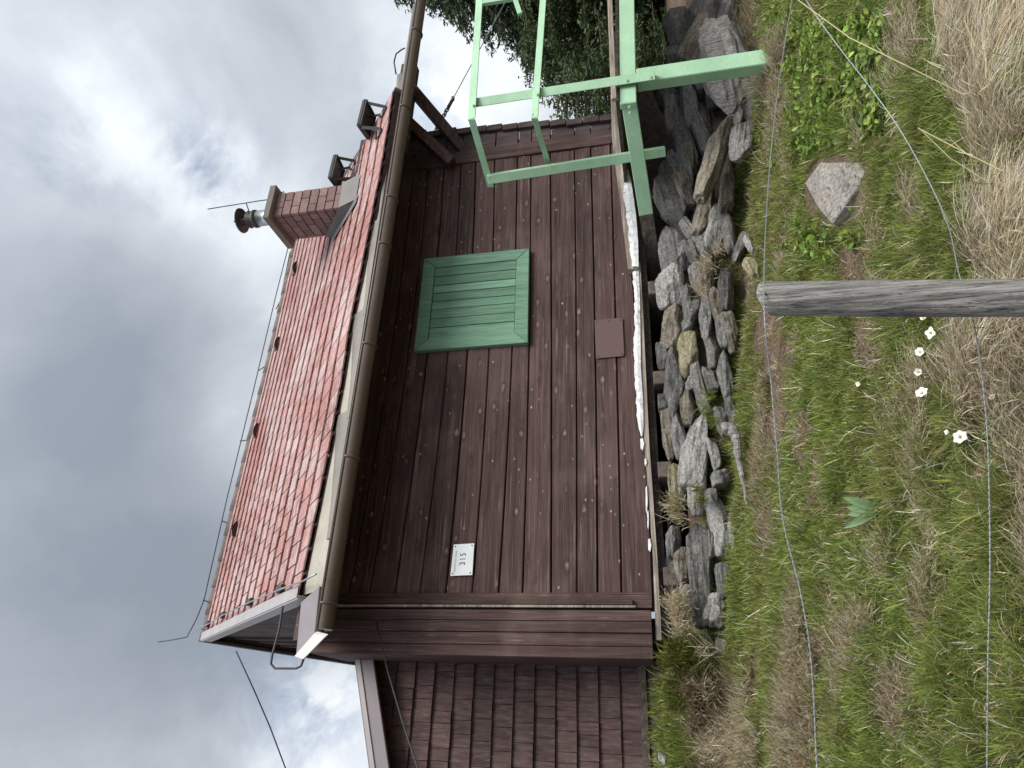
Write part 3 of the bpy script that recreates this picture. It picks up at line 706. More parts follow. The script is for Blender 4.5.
wire('fence_wire', [(770,-60,2.75),(806,0,2.5),(832,38,2.4),(872,90,2.25),(900,130,2.15),(928,180,2.02),(948,225,1.9),(958,270,1.78),(966,297,1.742),(975,330,1.74),(983,385,1.73),(988,450,1.71),(990,560,1.68),(988,660,1.64),(987,768,1.6),(986,860,1.55)], 'lower twisted fence wire crossing the grey post halfway and rising steeply to the right')
b = MB()
for (P_, r0) in (([(798,0,2.3),(850,38,2.2),(905,65,2.1),(965,95,2.05)], .0016), ([(918,128,2.2),(960,150,2.1),(1005,172,2.0)], .0012), ([(921,130,2.2),(950,158,2.15),(985,180,2.1)], .001), ([(964,20,2.0),(975,45,2.0),(986,58,2.0),(986,78,2.0)], .0014), ([(930,455,2.4),(945,468,2.35),(965,478,2.3),(985,492,2.2),(1005,505,2.1)], .0012), ([(905,420,2.5),(925,430,2.45),(948,434,2.4)], .001)):
    b.tube([atD(*p) for p in P_], r0, 5)
k = NT('straw_stalk', .6, .2); n1 = k.noise(k.map((1,1,1)), 20, 3); k.col(k.ramp(n1, [(.3,(.46,.40,.22)),(.7,(.58,.52,.32))])); M['stalk'] = k.m
o = b.build('straw_stalks', M['stalk']); tag(o, 'long bare yellow straw stalks arching over the slope', 'straw', kind='stuff')

# ------------------------------------------------------------------ cabin
CA = empty('wooden_cabin', (3.0, 5.0, .1), 'dark red brown wooden cabin with a red tiled roof', 'cabin')
YW = 5.0
def seam_fn(pts):
    a = np.array(sorted([(p.x, p.z) for p in (atY(x, y, YW) for x, y in pts)]))
    c = np.polyfit(a[:, 0], a[:, 1], 2 if len(a) > 3 else 1); return lambda X: float(np.polyval(c, X))
SEAMS = [
 [(627.8-12,140),(632,265),(636,300),(640,400),(647,480),(652,560),(655,640)],
 [(611.4,170),(617.2,357),(618.3,440),(621,540)],
 [(591.6,170),(595.5,320),(596.4,440),(598,540)],
 [(575,170),(576.6,320),(577,440),(577.3,540)],
 [(550.6,170),(552.3,320),(551.3,440),(551.6,540),(551.9,592)],
 [(531.3,160),(530,320),(527.7,440),(525,520),(523.3,592)],
 [(517.5,160),(516.4,249),(513.6,346),(508.4,440),(503,500),(500.6,592)],
 [(494.8,162),(493.6,251),(490.2,347),(484.2,440),(479.5,500),(473.1,594)],
 [(475.9,162),(474.1,254),(467.8,349),(461.4,440),(455.6,500),(446.7,594)],
 [(461.2,165),(456.6,255),(448.8,350),(438.9,440),(431.4,500),(420.5,594)],
 [(444.5,166),(438.1,255),(428.4,352),(416.7,440),(408.3,500),(395.8,594)],
 [(428.4,169),(418,280),(412.3,320),(395.6,440),(385.8,500),(369.7,594)]]
fn = [seam_fn(s) for s in SEAMS]
for q in range(1, 5): fn.append((lambda f, o: (lambda X: f(X)+o))(fn[11], .165*q))
b = MB(); X0, X1 = .80, 5.2; NS = 14
for i in range(len(fn)-1):
    b.cr = random.random(); yo = random.uniform(-.006, .006); gap = .0045
    tw = random.uniform(-.004, .004)
    xs_ = [X0+(X1-X0)*j/NS for j in range(NS+1)]
    rows = []
    for X in xs_:
        z0, z1 = fn[i](X)+gap, fn[i+1](X)-gap
        wv = .0025*mn.noise(Vector((X*1.5, i*3.3, 0)))
        z0 += wv*.6; z1 += wv*.6
        rows.append([Vector((X, YW+.02, z0)), Vector((X, YW-.012+yo+.004, z0)), Vector((X, YW-.016+yo+tw, z0+.006)), Vector((X, YW-.016+yo-tw, z1-.006)), Vector((X, YW-.012+yo+.004, z1)), Vector((X, YW+.02, z1))])
    b.grid(rows)
b.build('wall', M['siding'], CA)
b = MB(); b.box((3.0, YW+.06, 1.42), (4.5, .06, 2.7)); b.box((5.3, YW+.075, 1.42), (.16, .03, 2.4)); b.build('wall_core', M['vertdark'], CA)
# skirting strip of siding nails etc.: corner boards
def zb(X): return fn[0](X)
b = MB(); b.cr = .6
p = [atY(350, 593.2, 4.965), atY(652, 592.2, 4.965), atY(652, 608.2, 4.965), atY(335, 610.2, 4.965)]
b.slab(p, (0, .04, 0)); b.build('corner_board', M['vert'], CA, False, .003)
b = MB(); b.cr = .3
p = [atY(398, 171.5, 4.965), atY(611, 143, 4.965), atY(613, 129.5, 4.965), atY(398, 160, 4.965)]
b.slab(p, (0, .04, 0)); b.build('corner_board', M['vert'], CA, False, .003)
# left corner box (boarded log ends): front face and left cheek
b = MB()
xa, xb = .425, .735; zt, z0 = 2.62, .155; yf = 4.9
e = [xa, .50, .585, .66, xb]
for i in range(4):
    b.cr = random.random(); yo = (0, .006, -.004, .004)[i]
    b.box(((e[i]+e[i+1])/2, yf+yo+.02, (zt+z0)/2), (e[i+1]-e[i]-.004, .04, zt-z0))
b.cr = .5; b.box((xa+.01, yf+.36, (zt+z0)/2), (.02, .64, zt-z0-.01))
b.build('corner_box', M['vert'], CA, False, .003)
b = MB(); b.cr = .1; b.bar((xb+.022, yf+.03, z0+.1), (xb+.026, yf+.03, zt), .016, .05, (0,1,0)); b.build('edge_strip', M['weath'], CA, False, .003)
b = MB(); b.cr = .2; b.bar((xb+.055, yf+.05, z0+.12), (xb+.06, yf+.05, zt), .035, .04, (0,1,0)); b.build('edge_strip', M['vert'], CA, False, .003)
# right corner: boards running past the corner board with a ragged outer edge
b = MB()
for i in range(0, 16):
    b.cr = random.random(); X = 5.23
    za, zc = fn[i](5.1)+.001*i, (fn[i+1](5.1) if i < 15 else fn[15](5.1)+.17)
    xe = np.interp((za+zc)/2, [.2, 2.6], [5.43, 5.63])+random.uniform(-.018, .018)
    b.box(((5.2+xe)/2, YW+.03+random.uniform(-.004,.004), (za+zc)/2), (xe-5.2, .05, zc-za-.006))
b.build('corner_box', M['vertdark'], CA, False, .003)  # plank colour stands in for the shade on this corner strip
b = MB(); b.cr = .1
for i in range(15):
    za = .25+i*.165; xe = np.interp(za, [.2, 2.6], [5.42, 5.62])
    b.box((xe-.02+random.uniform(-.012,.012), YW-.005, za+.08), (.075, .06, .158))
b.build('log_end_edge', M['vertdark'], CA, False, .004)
# gable wall on the left, roof volume
GX = lambda Y: .80-.0*(Y) if Y < 7.6 else .80-.12*(Y-7.6)
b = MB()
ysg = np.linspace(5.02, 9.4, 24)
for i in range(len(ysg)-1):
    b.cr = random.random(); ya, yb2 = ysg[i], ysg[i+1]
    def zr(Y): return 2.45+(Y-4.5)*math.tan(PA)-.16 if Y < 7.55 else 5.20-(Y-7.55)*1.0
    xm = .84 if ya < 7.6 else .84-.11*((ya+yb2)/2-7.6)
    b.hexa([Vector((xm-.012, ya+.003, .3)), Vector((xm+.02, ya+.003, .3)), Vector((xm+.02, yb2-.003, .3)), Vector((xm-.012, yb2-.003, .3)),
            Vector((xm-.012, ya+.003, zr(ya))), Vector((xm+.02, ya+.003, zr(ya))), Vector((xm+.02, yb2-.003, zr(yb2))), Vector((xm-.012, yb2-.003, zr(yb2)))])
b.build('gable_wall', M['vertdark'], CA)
b = MB(); b.box((4.2, 6.25, -.55), (6.7, .06, 1.2)); b.build('crawl_space_blackout', M['timber'], CA)  # added dark panel that blackens the space under the floor
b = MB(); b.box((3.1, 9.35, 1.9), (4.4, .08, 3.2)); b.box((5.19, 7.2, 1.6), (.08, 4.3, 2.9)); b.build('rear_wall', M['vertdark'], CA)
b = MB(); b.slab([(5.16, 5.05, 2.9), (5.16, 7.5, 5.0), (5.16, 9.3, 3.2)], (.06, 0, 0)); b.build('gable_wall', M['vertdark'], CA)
# floor, sill, joists
b = MB(); b.cr = .3; b.box((3.0, 7.15, .075), (4.9, 4.2, .06)); b.build('floor', M['timber'], CA)
EDGE = [(640,262),(643.5,320),(649,440),(657.5,560),(661.5,640)]
UP_ = [(634.5,262),(638.5,320),(644,440),(653,560),(656,640)]
b = MB(); b.cr = .6
pu = [atY(x, y, 4.94) for x, y in UP_]; pd = [atY(x, y, 4.94) for x, y in EDGE]
b.grid([[a, c_, c_+Vector((0,.06,0)), a+Vector((0,.06,0)), a] for a, c_ in zip(pu, pd)])
b.add([pu[-1], pd[-1], pd[-1]+Vector((0,.06,0)), pu[-1]+Vector((0,.06,0))], [(0,1,2,3)]); b.build('sill_board', M['weath'], CA)
b = MB(); b.cr = .4
pu = [atY(x, y, 4.90) for x, y in ((610.5,95),(612,140),(619,195),(628,269))]; pd = [atY(x, y, 4.90) for x, y in ((618,95),(624,140),(631,195),(637,269))]
b.grid([[a, c_, c_+Vector((0,.08,0)), a+Vector((0,.08,0)), a] for a, c_ in zip(pu, pd)]); b.add([pu[-1], pd[-1], pd[-1]+Vector((0,.08,0)), pu[-1]+Vector((0,.08,0))], [(0,1,2,3)])
b.build('sill_board', M['weath'], CA)
# ragged white foam strip along the bottom of the siding
b = MB(); rows = []
ups = [(623,164),(624,180),(624,200),(627,215),(629,240),(632,265),(635,300),(634,340),(634.5,370),(636,400),(638,425),(641.5,436)]
dns = [(626,164),(631,180),(634,200),(636,215),(638,240),(638.5,265),(640,300),(640.5,340),(641,370),(643,400),(643.5,425),(642.5,436)]
N_ = 130
for j in range(N_+1):
    yy = 164+(436-164)*j/N_
    ux = np.interp(yy, [a[1] for a in ups], [a[0] for a in ups])+1.6*mn.noise(Vector((yy*.09, 3, 1)))+1.0*mn.noise(Vector((yy*.35, 8, 1)))+random.uniform(-.4, .4); dx = np.interp(yy, [a[1] for a in dns], [a[0] for a in dns])
    yv = 4.884 if yy < 268 else 4.928
    a_, c_ = atY(ux, yy, yv), atY(dx, yy, yv); mid_ = (a_+c_)/2+Vector((0, -.003-.004*random.random(), 0))
    rows.append([a_+Vector((0,.03,0)), a_, mid_, c_, c_+Vector((0,.03,0))])
b.grid(rows)
for (x, y, w, l_) in ((642,444,3,10),(645.5,462,2,6),(646.5,500,1.6,24),(649.5,545,2.6,11),(648,520,1.3,16)):
    b.slab([atY(x-w*.6, y-l_*.5, 4.93), atY(x+w*.2, y-l_*.6, 4.93), atY(x+w*.7, y, 4.93), atY(x+w*.3, y+l_*.55, 4.93), atY(x-w*.5, y+l_*.4, 4.93)], (0,.03,0))
b.build('foam_strip', M['foam'], CA, False)
for i, (x, y) in enumerate(((654.5,287),(660,377),(665,469),(671,576))):
    c = atY(x, y, 4.93); b = MB(); b.cr = random.random(); w = (.13,.115,.12,.125)[i]
    b.box((c.x, c.y+1.2, c.z), (w, 2.4, .105)); b.build('joist', M['timber'], CA, False, .006)
# shutter
SH = [(414.4,351.6),(424.6,259.3),(529.4,249),(528,343)]
q = [atY(x, y, 4.95) for x, y in SH]       # bottom-left.. in world: TL, TR, BR, BL
TL, TR, BR, BL = q
def bl(s, t, dy=0): return TL*(1-s)*(1-t)+TR*s*(1-t)+BR*s*t+BL*(1-s)*t+Vector((0, dy, 0))
fw = .115
fr = MB()
def quadslab(mb, pts, d, dy): mb.slab([bl(s, t, dy) for s, t in pts], (0, d, 0))
e = .003
for pts in ([(0,0),(1,0),(1-fw,fw-e*.0),(fw,fw)], [(1,e),(1,1-e),(1-fw,1-fw-e),(1-fw,fw+e)], [(1,1),(0,1),(fw,1-fw),(1-fw,1-fw)], [(0,1-e),(0,e),(fw,fw+e),(fw,1-fw-e)]):
    fr.cr = random.random()*.5+.25; quadslab(fr, pts, .05, -.012)
shf = fr.build('shutter', M['green'], CA, False, .003)
sl = MB(); ns = 8; w0 = [0,.15,.27,.40,.51,.63,.74,.87,1]
for i in range(ns):
    sl.cr = random.random(); a, c_ = fw+w0[i]*(1-2*fw)+.003, fw+w0[i+1]*(1-2*fw)-.003
    quadslab(sl, [(a, fw+.004), (c_, fw+.004), (c_, 1-fw-.004), (a, 1-fw-.004)], .03, random.uniform(-.004, .002))
sl.build('shutter_panel', M['green'], shf, False, .0025)
bk = MB(); quadslab(bk, [(.03,.03),(.97,.03),(.97,.97),(.03,.97)], .012, .032); bk.build('shutter_backing', M['rubber'], shf)
# brown cover plate
b = MB(); b.slab([atY(x, y, 4.968) for x, y in ((594.5,320),(622.5,317.5),(624.3,354),(623,356),(596,358.5))], (0,.006,0)); b.build('cover_plate', M['cover'], CA, False, .002)
b = MB()
for x, y in ((596.5,322.5),(620.5,320),(598,356),(621.5,353.5),(609,321)): b.box(atY(x, y, 4.966), (.008,.006,.008))
b.build('screw', M['dark_iron'], CA)

# roof ---------------------------------------------------------------
_ep = sorted([(p.x, p.y-.012) for p in (onRoof(x, y) for x, y in ((300,597),(320,500),(340,396),(350,330),(368,240),(382,170),(394,95)))])
S0 = lambda X: (np.interp(X, [a[0] for a in _ep], [a[1] for a in _ep])-4.5)/math.cos(PA)
S1 = lambda X: (np.interp(X, [.785, 2.4, 4.4, 5.56], [7.62, 7.52, 7.33, 7.30])-4.5)/math.cos(PA)
SD = Vector((0, math.cos(PA), math.sin(PA)))
XR = lambda t: 5.56+.72*max(0, (t-.42)/.58)
def rp(X, s, off=0): return Vector((X, RP.y, RP.z))+SD*s+RN*off
b = MB(); NR = 15
for i in range(NR):
    off = .5 if i % 2 else 0; wcol = (5.56-.785)/27; xr = XR((i+.5)/NR); ncol = int((xr-.785)/wcol)+1
    for j in range(-1, ncol+1):
        xa_, xb_ = .785+(j+off)*wcol, .785+(j+off+1)*wcol
        xa_ = max(xa_, .785); xb_ = min(xb_, xr)
        if xb_-xa_ < .03: continue
        b.cr = random.random(); g = .004+random.random()*.003; lift = random.uniform(0, .004); skew = random.uniform(-.003, .003)
        t0, t1 = i/NR, min(1, (i+1.12)/NR)
        fs = lambda X, t: S0(X)+(S1(X)-S0(X))*t
        d0 = random.uniform(-.004, .004)
        A_, B_ = rp(xa_+g, fs(xa_, t0)+d0+skew, 0.022+lift), rp(xb_-g, fs(xb_, t0)+d0-skew, 0.022+lift)
        C_, D__ = rp(xb_-g, fs(xb_, t1), .006), rp(xa_+g, fs(xa_, t1), .006)
        dn = -RN*.012
        b.hexa([A_+dn, B_+dn, C_+dn, D__+dn, A_, B_, C_, D__])
ROOF = b.build('roof', M['tile'], CA)
b = MB()
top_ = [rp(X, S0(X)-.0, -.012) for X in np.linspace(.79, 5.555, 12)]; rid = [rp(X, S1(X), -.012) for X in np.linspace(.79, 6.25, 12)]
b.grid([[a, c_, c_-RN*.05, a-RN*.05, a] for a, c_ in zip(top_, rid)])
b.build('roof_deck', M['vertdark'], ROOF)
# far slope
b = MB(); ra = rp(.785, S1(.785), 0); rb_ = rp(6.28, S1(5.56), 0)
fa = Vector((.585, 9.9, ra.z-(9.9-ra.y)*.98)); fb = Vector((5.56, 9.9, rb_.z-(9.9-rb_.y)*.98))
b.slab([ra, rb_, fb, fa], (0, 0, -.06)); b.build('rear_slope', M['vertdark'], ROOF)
# ridge caps
b = MB(); nc = 18
for i in range(nc):
    xa_, xb_ = .76+(6.32-.76)*i/nc, .76+(6.32-.76)*(i+1)/nc+.03
    pa, pb = rp(xa_, S1(xa_), -.045), rp(xb_, S1(xb_), -.045)
    b.cr = random.random(); b.tube([pa, pb], [.094+random.uniform(0,.003), .086], 14)
b.build('ridge_cap', M['ridge'], ROOF, True)
# vents: small hooded openings
for (x, y) in ((296,267),(278,343),(257,430),(236,529)):
    c = onRoof(x, y, .03); c.x = min(c.x, 5.75)
    s_ = (c-RP).dot(SD); c = rp(c.x, min(s_, S1(c.x)-.30), .025)
    v_ = MB(); L_ = 12; rows = []
    for jj, (dsn, rr) in enumerate(((0, 1.0), (.12, .7), (.22, .15))):
        rows.append([c+SD*dsn+Vector((math.cos(math.pi*k_/L_)*.10*rr, 0, 0))+RN*(math.sin(math.pi*k_/L_)*.05*rr) for k_ in range(L_+1)])
    v_.grid(rows); vo = v_.build('roof_vent', M['ridge'], ROOF, True)
    d_ = MB(); d_.add([c+SD*.015]+[c+SD*.015+Vector((math.cos(math.pi*k_/L_)*.09, 0, 0))+RN*(math.sin(math.pi*k_/L_)*.044) for k_ in range(L_+1)], [(0, k_+1, k_+2) for k_ in range(L_)])
    d_.build('vent_opening', M['rubber'], vo)
# verge board left
b = MB(); e0 = rp(.775, S0(.785)-.03, .02); e1 = rp(.775, S1(.785)+.06, .02)
b.bar(e0-RN*.045, e1-RN*.045, .03, .11, RN); b.bar(e0+RN*.016+Vector((.04,0,0)), e1+RN*.016+Vector((.04,0,0)), .09, .006, RN)
b.build('verge_board', M['grey_metal'], ROOF, False, .003)
b = MB(); e0 = rp(5.575, S0(5.56)-.03, .0); e1 = rp(6.30, S1(5.56)+.06, .0); em = rp(5.575, S0(5.56)+(S1(5.56)-S0(5.56))*.42, .0); b.bar(e0-RN*.03, em-RN*.03, .03, .09, RN); b.bar(em-RN*.03, e1-RN*.03, .03, .09, RN); b.build('verge_board', M['lead'], ROOF)
b = MB(); b.bar(ra+Vector((-.01,0,-.03)), fa+Vector((-.01,0,-.03)), .03, .13, (0,.7,.7)); b.build('verge_board', M['vertdark'], ROOF)
# eave membrane between tiles and gutter, in overlapping sagging lengths
GY, GZ, GR = 4.385, 2.262, .066
def eb(X, t): # t 0 gutter -> 1 tile edge
    lo_ = Vector((X, GY+.075, GZ+.062)); hi_ = rp(X, S0(X)+.06, -.012); return lo_*(1-t)+hi_*t
b = MB(); Xs = np.linspace(.80, 5.6, 60)
b.grid([[eb(X, t)+RN*(.004*mn.noise(Vector((X*3, t*4, 0)))) for t in (0, .35, .7, 1)] for X in Xs]); eav = b.build('eave_flashing', M['beige'], CA, True)
b = MB()
for i in range(5):
    xa_ = 1.15+i*.93; xb_ = xa_+1.0; Xs = np.linspace(xa_, xb_, 16)
    b.cr = random.random(); rows = []
    for j, X in enumerate(Xs):
        t = j/15; wv = .22+.62*t**1.5
        rows.append([eb(X, .02)+RN*.014, eb(X, wv*.5)+RN*(.018+.008*math.sin(t*6)), eb(X, wv)+RN*.012, eb(X, wv)+RN*.002])
    b.grid(rows)
M['flap'] = metal_paint('gap_shadow_membrane', (.20,.185,.16), .6, .14, (.16,.14,.11), .4); b.build('membrane_flap', M['flap'], eav, True)  # flap colour darkened to imitate the gap shadow along each overlap
# boxed eave end at the left
b = MB()
q1 = [rp(.95, -.02, -.012), rp(.83, S0(.8)+.02, -.012), rp(.60, S0(.8)+.10, -.02), rp(.50, S0(.8)-.03, -.03), rp(.515, -.05, -.03)]
b.slab([onRoof(319, 586, 0), onRoof(301, 602, 0), onRoof(296, 655, -.02), onRoof(314, 635, -.02)], -RN*.05); b.build('eave_end_sheet', M['mauve'], CA, False, .004)
b = MB(); pp = [onRoof(x, y, .006) for x, y in ((313.5,634),(325,637),(303,659.5),(294,656.5))]
b.slab(pp, (.02, .02, -.012)); b.build('eave_end_cap', M['white_metal'], CA, False, .003)
# soffit boards
b = MB()
for i in range(5):
    b.cr = random.random(); y0 = 4.47+i*.112
    z_ = lambda Y: 2.45+(Y-4.5)*math.tan(PA)-.13
    b.hexa([Vector((.52, y0, z_(y0)-.02)), Vector((5.9, y0, z_(y0)-.02)), Vector((5.9, y0+.108, z_(y0+.108)-.02)), Vector((.52, y0+.108, z_(y0+.108)-.02)),
            Vector((.52, y0, z_(y0))), Vector((5.9, y0, z_(y0))), Vector((5.9, y0+.108, z_(y0+.108))), Vector((.52, y0+.108, z_(y0+.108)))])
b.build('soffit', M['siding'], CA)
b = MB(); b.cr = .3; b.bar((.52, 4.455, 2.285), (5.9, 4.455, 2.25), .03, .12); b.build('fascia_board', M['siding'], CA)
# gutter: half round, running on past the verge
b = MB(); ga, gb = Vector((.525, GY, GZ)), Vector((7.55, GY, GZ-.04)); NP = 40; rows = []
for i in range(NP+1):
    c = ga.lerp(gb, i/NP)+Vector((0, 0, -.012*math.sin(math.pi*i/NP)))
    ring = [c+Vector((0, math.cos(a)*GR, math.sin(a)*GR)) for a in [R(180+d) for d in range(-8, 189, 14)]]
    inn = [c+Vector((0, math.cos(a)*(GR-.005), math.sin(a)*(GR-.005))) for a in [R(180+d) for d in range(188, -9, -14)]]
    rows.append(ring+inn+[ring[0]])
b.grid(rows); GT = b.build('gutter', M['brown_metal'], CA, True)
b = MB(); b.tube([ga+Vector((0,-GR,.008)), ga.lerp(gb,.5)+Vector((0,-GR,-.004)), gb+Vector((0,-GR,.008))], .009, 8); b.build('gutter_lip', M['brown_metal'], GT, True)
b = MB(); b.add([ga]+[ga+Vector((0, math.cos(R(180+d))*GR, math.sin(R(180+d))*GR)) for d in range(0, 181, 15)], [(0, i+1, i+2) for i in range(12)]); b.build('gutter_end', M['white_metal'], GT)
for i, yy in enumerate((38, 112, 200, 246, 350, 460, 604)):
    X = atY(395, yy, GY).x if yy < 300 else atY(330, yy, GY).x
    t = (X-ga.x)/(gb.x-ga.x); c = ga.lerp(gb, t)+Vector((0, 0, -.012*math.sin(math.pi*t)))
    b = MB(); b.tube([c+Vector((0, math.cos(a)*(GR+.005), math.sin(a)*(GR+.005))) for a in [R(172+d) for d in range(0, 190, 15)]], .009, 6); b.build('gutter_bracket', M['brown_metal'], GT, True)
b = MB(); b.tube([ga.lerp(gb, .72)+Vector((0,.07,.07)), gb+Vector((-.6,.09,.09))], .03, 8); b.build('eave_batten', M['lead'], CA)
# purlin and braces at the right
b = MB(); b.cr = .4; b.bar((5.0, 4.66, 2.36), (6.22, 4.66, 2.36), .12, .16); b.build('purlin', M['siding'], CA, False, .006)
b = MB(); b.cr = .35; b.bar(atY(411, 88, 4.66), atY(470, 158, 5.05), .10, .11, (0,-1,0)); b.build('brace', M['siding'], CA, False, .005)
b = MB(); b.cr = .8; b.bar(atY(394, 110, 4.66), atY(452, 164, 4.93), .10, .13, (0,-1,0)); b.build('brace', M['siding'], CA, False, .005)

# chimney
cx0, cx1, cy0, cy1 = 4.735, 5.045, 5.02, 5.43; zt_ = 3.865
CH = MB(); CH.box(((cx0+cx1)/2, (cy0+cy1)/2, (2.6+zt_)/2), (cx1-cx0-.03, cy1-cy0-.03, zt_-2.6)); CHo = CH.build('chimney', M['mortar'], CA)
b = MB(); chh = .098; nz = int((zt_-2.7)/chh)
for i in range(nz):
    z1_ = zt_-i*chh; z0_ = z1_-chh+.010; zc = (z0_+z1_)/2
    cuts = [0, .62, 1] if i % 2 else [0, .34, 1]
    for j in range(2):
        b.cr = random.random(); a, c_ = cx0+cuts[j]*(cx1-cx0)+.003, cx0+cuts[j+1]*(cx1-cx0)-.003
        b.box(((a+c_)/2, cy0+.02+random.uniform(-.002,.002), zc), (c_-a, .042, z1_-z0_)); b.box(((a+c_)/2, cy1-.02, zc), (c_-a, .042, z1_-z0_))
    cuts = [0, .5, 1] if i % 2 else [0, .25, .75, 1]
    for j in range(len(cuts)-1):
        b.cr = random.random(); a, c_ = cy0+.044+cuts[j]*(cy1-cy0-.088)+.003, cy0+.044+cuts[j+1]*(cy1-cy0-.088)-.003
        b.box((cx0+.02+random.uniform(-.002,.002), (a+c_)/2, zc), (.042, c_-a, z1_-z0_)); b.box((cx1-.02, (a+c_)/2, zc), (.042, c_-a, z1_-z0_))
b.build('bricks', M['brick'], CHo, False, .003)
b = MB(); b.box(((cx0+cx1)/2, (cy0+cy1)/2, zt_+.042), (cx1-cx0+.13, cy1-cy0+.13, .075)); b.build('chimney_cap', M['slab'], CHo, False, .006)
# flashing skirt
b = MB(); zr_ = lambda Y: 2.45+(Y-4.5)*math.tan(PA)
o_ = .012
b.slab([(cx0-o_, cy0-.09, zr_(cy0-.09)+.02), (cx0-o_, cy1, zr_(cy1)+.0), (cx0-o_, cy1, zr_(cy1)+.14), (cx0-o_, cy0-o_, zr_(cy0)+.16)], (-.006, 0, 0))
b.slab([(cx0-o_-.003, cy0-o_, zr_(cy0)+.17), (cx1+o_, cy0-o_, zr_(cy0)+.17), (cx1+o_, cy0-.10, zr_(cy0-.10)+.03), (cx0-o_-.003, cy0-.10, zr_(cy0-.10)+.03)], (0, -.006, -.004))
b.slab([rp(cx0-.11, (cy0-.14-4.5)/math.cos(PA), .028), rp(cx0-.0, (cy0-.14-4.5)/math.cos(PA), .028), rp(cx0-.0, (cy1-4.5)/math.cos(PA), .028), rp(cx0-.11, (cy1-4.5)/math.cos(PA), .028)], RN*.004)
b.build('flashing', M['lead'], CHo)
fc = Vector(((cx0+cx1)/2+.03, (cy0+cy1)/2, 0)); z0_ = zt_+.08
b = MB(); b.lathe(fc, [(.088, z0_), (.088, z0_+.12), (.092, z0_+.125), (.092, z0_+.135), (.088, z0_+.14), (.088, z0_+.26), (.0, z0_+.262)], 24); FLo = b.build('flue', M['steel'], CHo, True)
b = MB(); b.lathe(fc, [(.05, z0_+.26), (.098, z0_+.27), (.10, z0_+.30), (.06, z0_+.33), (.098, z0_+.36), (.06, z0_+.40), (0, z0_+.40)], 20); b.build('flue_collar', M['dark_iron'], FLo, True)
for a in (0, 2.1, 4.2):
    b = MB(); b.box(fc+Vector((.05*math.cos(a), .05*math.sin(a), z0_+.43)), (.02, .006, .12)); b.build('cowl_leg', M['steel'], FLo)
b = MB(); b.lathe(fc, [(.0, z0_+.47), (.135, z0_+.455), (.138, z0_+.465), (.05, z0_+.515), (.012, z0_+.535), (.01, z0_+.56), (0, z0_+.562)], 24); b.build('cowl', M['dark_iron'], FLo, True)
b = MB(); rx = fc+Vector((.12, -.12, 0)); b.tube([rx+Vector((.10, -.0, zt_+.0)), rx+Vector((.10, 0, zt_+.17)), rx+Vector((.02, 0, zt_+.13)), rx+Vector((.02, 0, zt_+.30)), rx+Vector((0, 0, zt_+.92))], .006, 6)
b.tube([rx+Vector((.02, 0, zt_+.45)), fc+Vector((0, 0, zt_+.42))], .006, 6); b.build('chimney_rod', M['dark_iron'], CHo, True)
# perforated roof steps
def roof_step(quad, feet, z0):
    st = MB(); q = [atZ(x, y, z0) for x, y in quad]; A_, B_, C_, D__ = q
    def pq(s, t): return A_*(1-s)*(1-t)+B_*s*(1-t)+C_*s*t+D__*(1-s)*t
    for i in range(9):
        t = i/8; st.bar(pq(0, t), pq(1, t), .022, .014)
    for i in range(7):
        s = i/6; st.bar(pq(s, 0), pq(s, 1), .024, .012)
    for (a, c_) in (((0,0),(1,0)),((1,0),(1,1)),((1,1),(0,1)),((0,1),(0,0))): st.bar(pq(*a), pq(*c_), .012, .05)
    so = st.build('roof_step', M['dark_iron'], ROOF)
    for (a, (x, y)) in zip((pq(0, .15), pq(1, .15)), feet):
        br = MB(); f_ = onRoof(x, y, .03); a2 = a.lerp(pq(.5,1), .55) 
        br.bar(a, f_, .03, .012); br.bar(f_, f_+SD*.22-RN*.02, .03, .012); br.tube([a2, (a2+f_)/2-Vector((0,0,.05))+SD*.05, f_+SD*.15], .012, 6)
        br.build('step_bracket', M['dark_iron'], so)
def zfor(x, y, Y): return atY(x, y, Y).z
roof_step([(365,100),(359,125),(369,139),(374,117.5)], [(386,107),(381.5,129)], zfor(367, 120, 4.72))
roof_step([(335.5,155),(330,177.5),(338,188),(343,170.5)], [(355,161),(352,178.5)], zfor(337, 172, 5.08))
# lightning conductor along the ridge and the left verge
def thin(name, pts, r0, mat, parent): b = MB(); b.tube(pts, r0, 6); return b.build(name, M[mat], parent, True)
rc = [atY(x, y, 7.5-.06) for x, y in ((290,240),(276,295),(253,392),(227,498),(204,600))]+[atY(x, y, 7.55) for x, y in ((196,620),(190,631),(187,637),(172,640),(158,642))]
LCo = thin('lightning_conductor', rc, .0065, 'dark_iron', CA)
for x, y in ((290,252),(276,309),(258,371),(240,441),(222,521),(203,600)):
    p = atY(x, y, 7.5-.06); X = min(max(p.x, .8), 5.5); b = MB(); b.tube([p, rp(X, S1(X)+.02, .04)], .007, 6); b.build('conductor_holder', M['dark_iron'], LCo)
vp = [onRoof(x, y, .07) for x, y in ((193,632),(208,624),(223,615),(250,602),(281,589),(303,581),(316,574))]
o = thin('conductor_wire', vp, .007, 'galv', LCo)
for x, y in ((208,624),(223,615),(250,602),(281,589)):
    b = MB(); p = onRoof(x, y, .03); b.bar(p-SD*.06, p+SD*.06, .06, .05, RN); b.build('conductor_clip', M['rubber'], LCo, False, .01)
thin('conductor_loop', [atY(x, y, 4.62) for x, y in ((283,606),(279,630),(272,656),(271,664),(275,668.5),(296,668.5),(301,666),(304,658))], .008, 'dark_iron', LCo)
thin('conductor_loop', [atY(x, y, 4.5) for x, y in ((396,74),(394,62),(396,54),(401,50),(405,48))], .008, 'dark_iron', LCo)

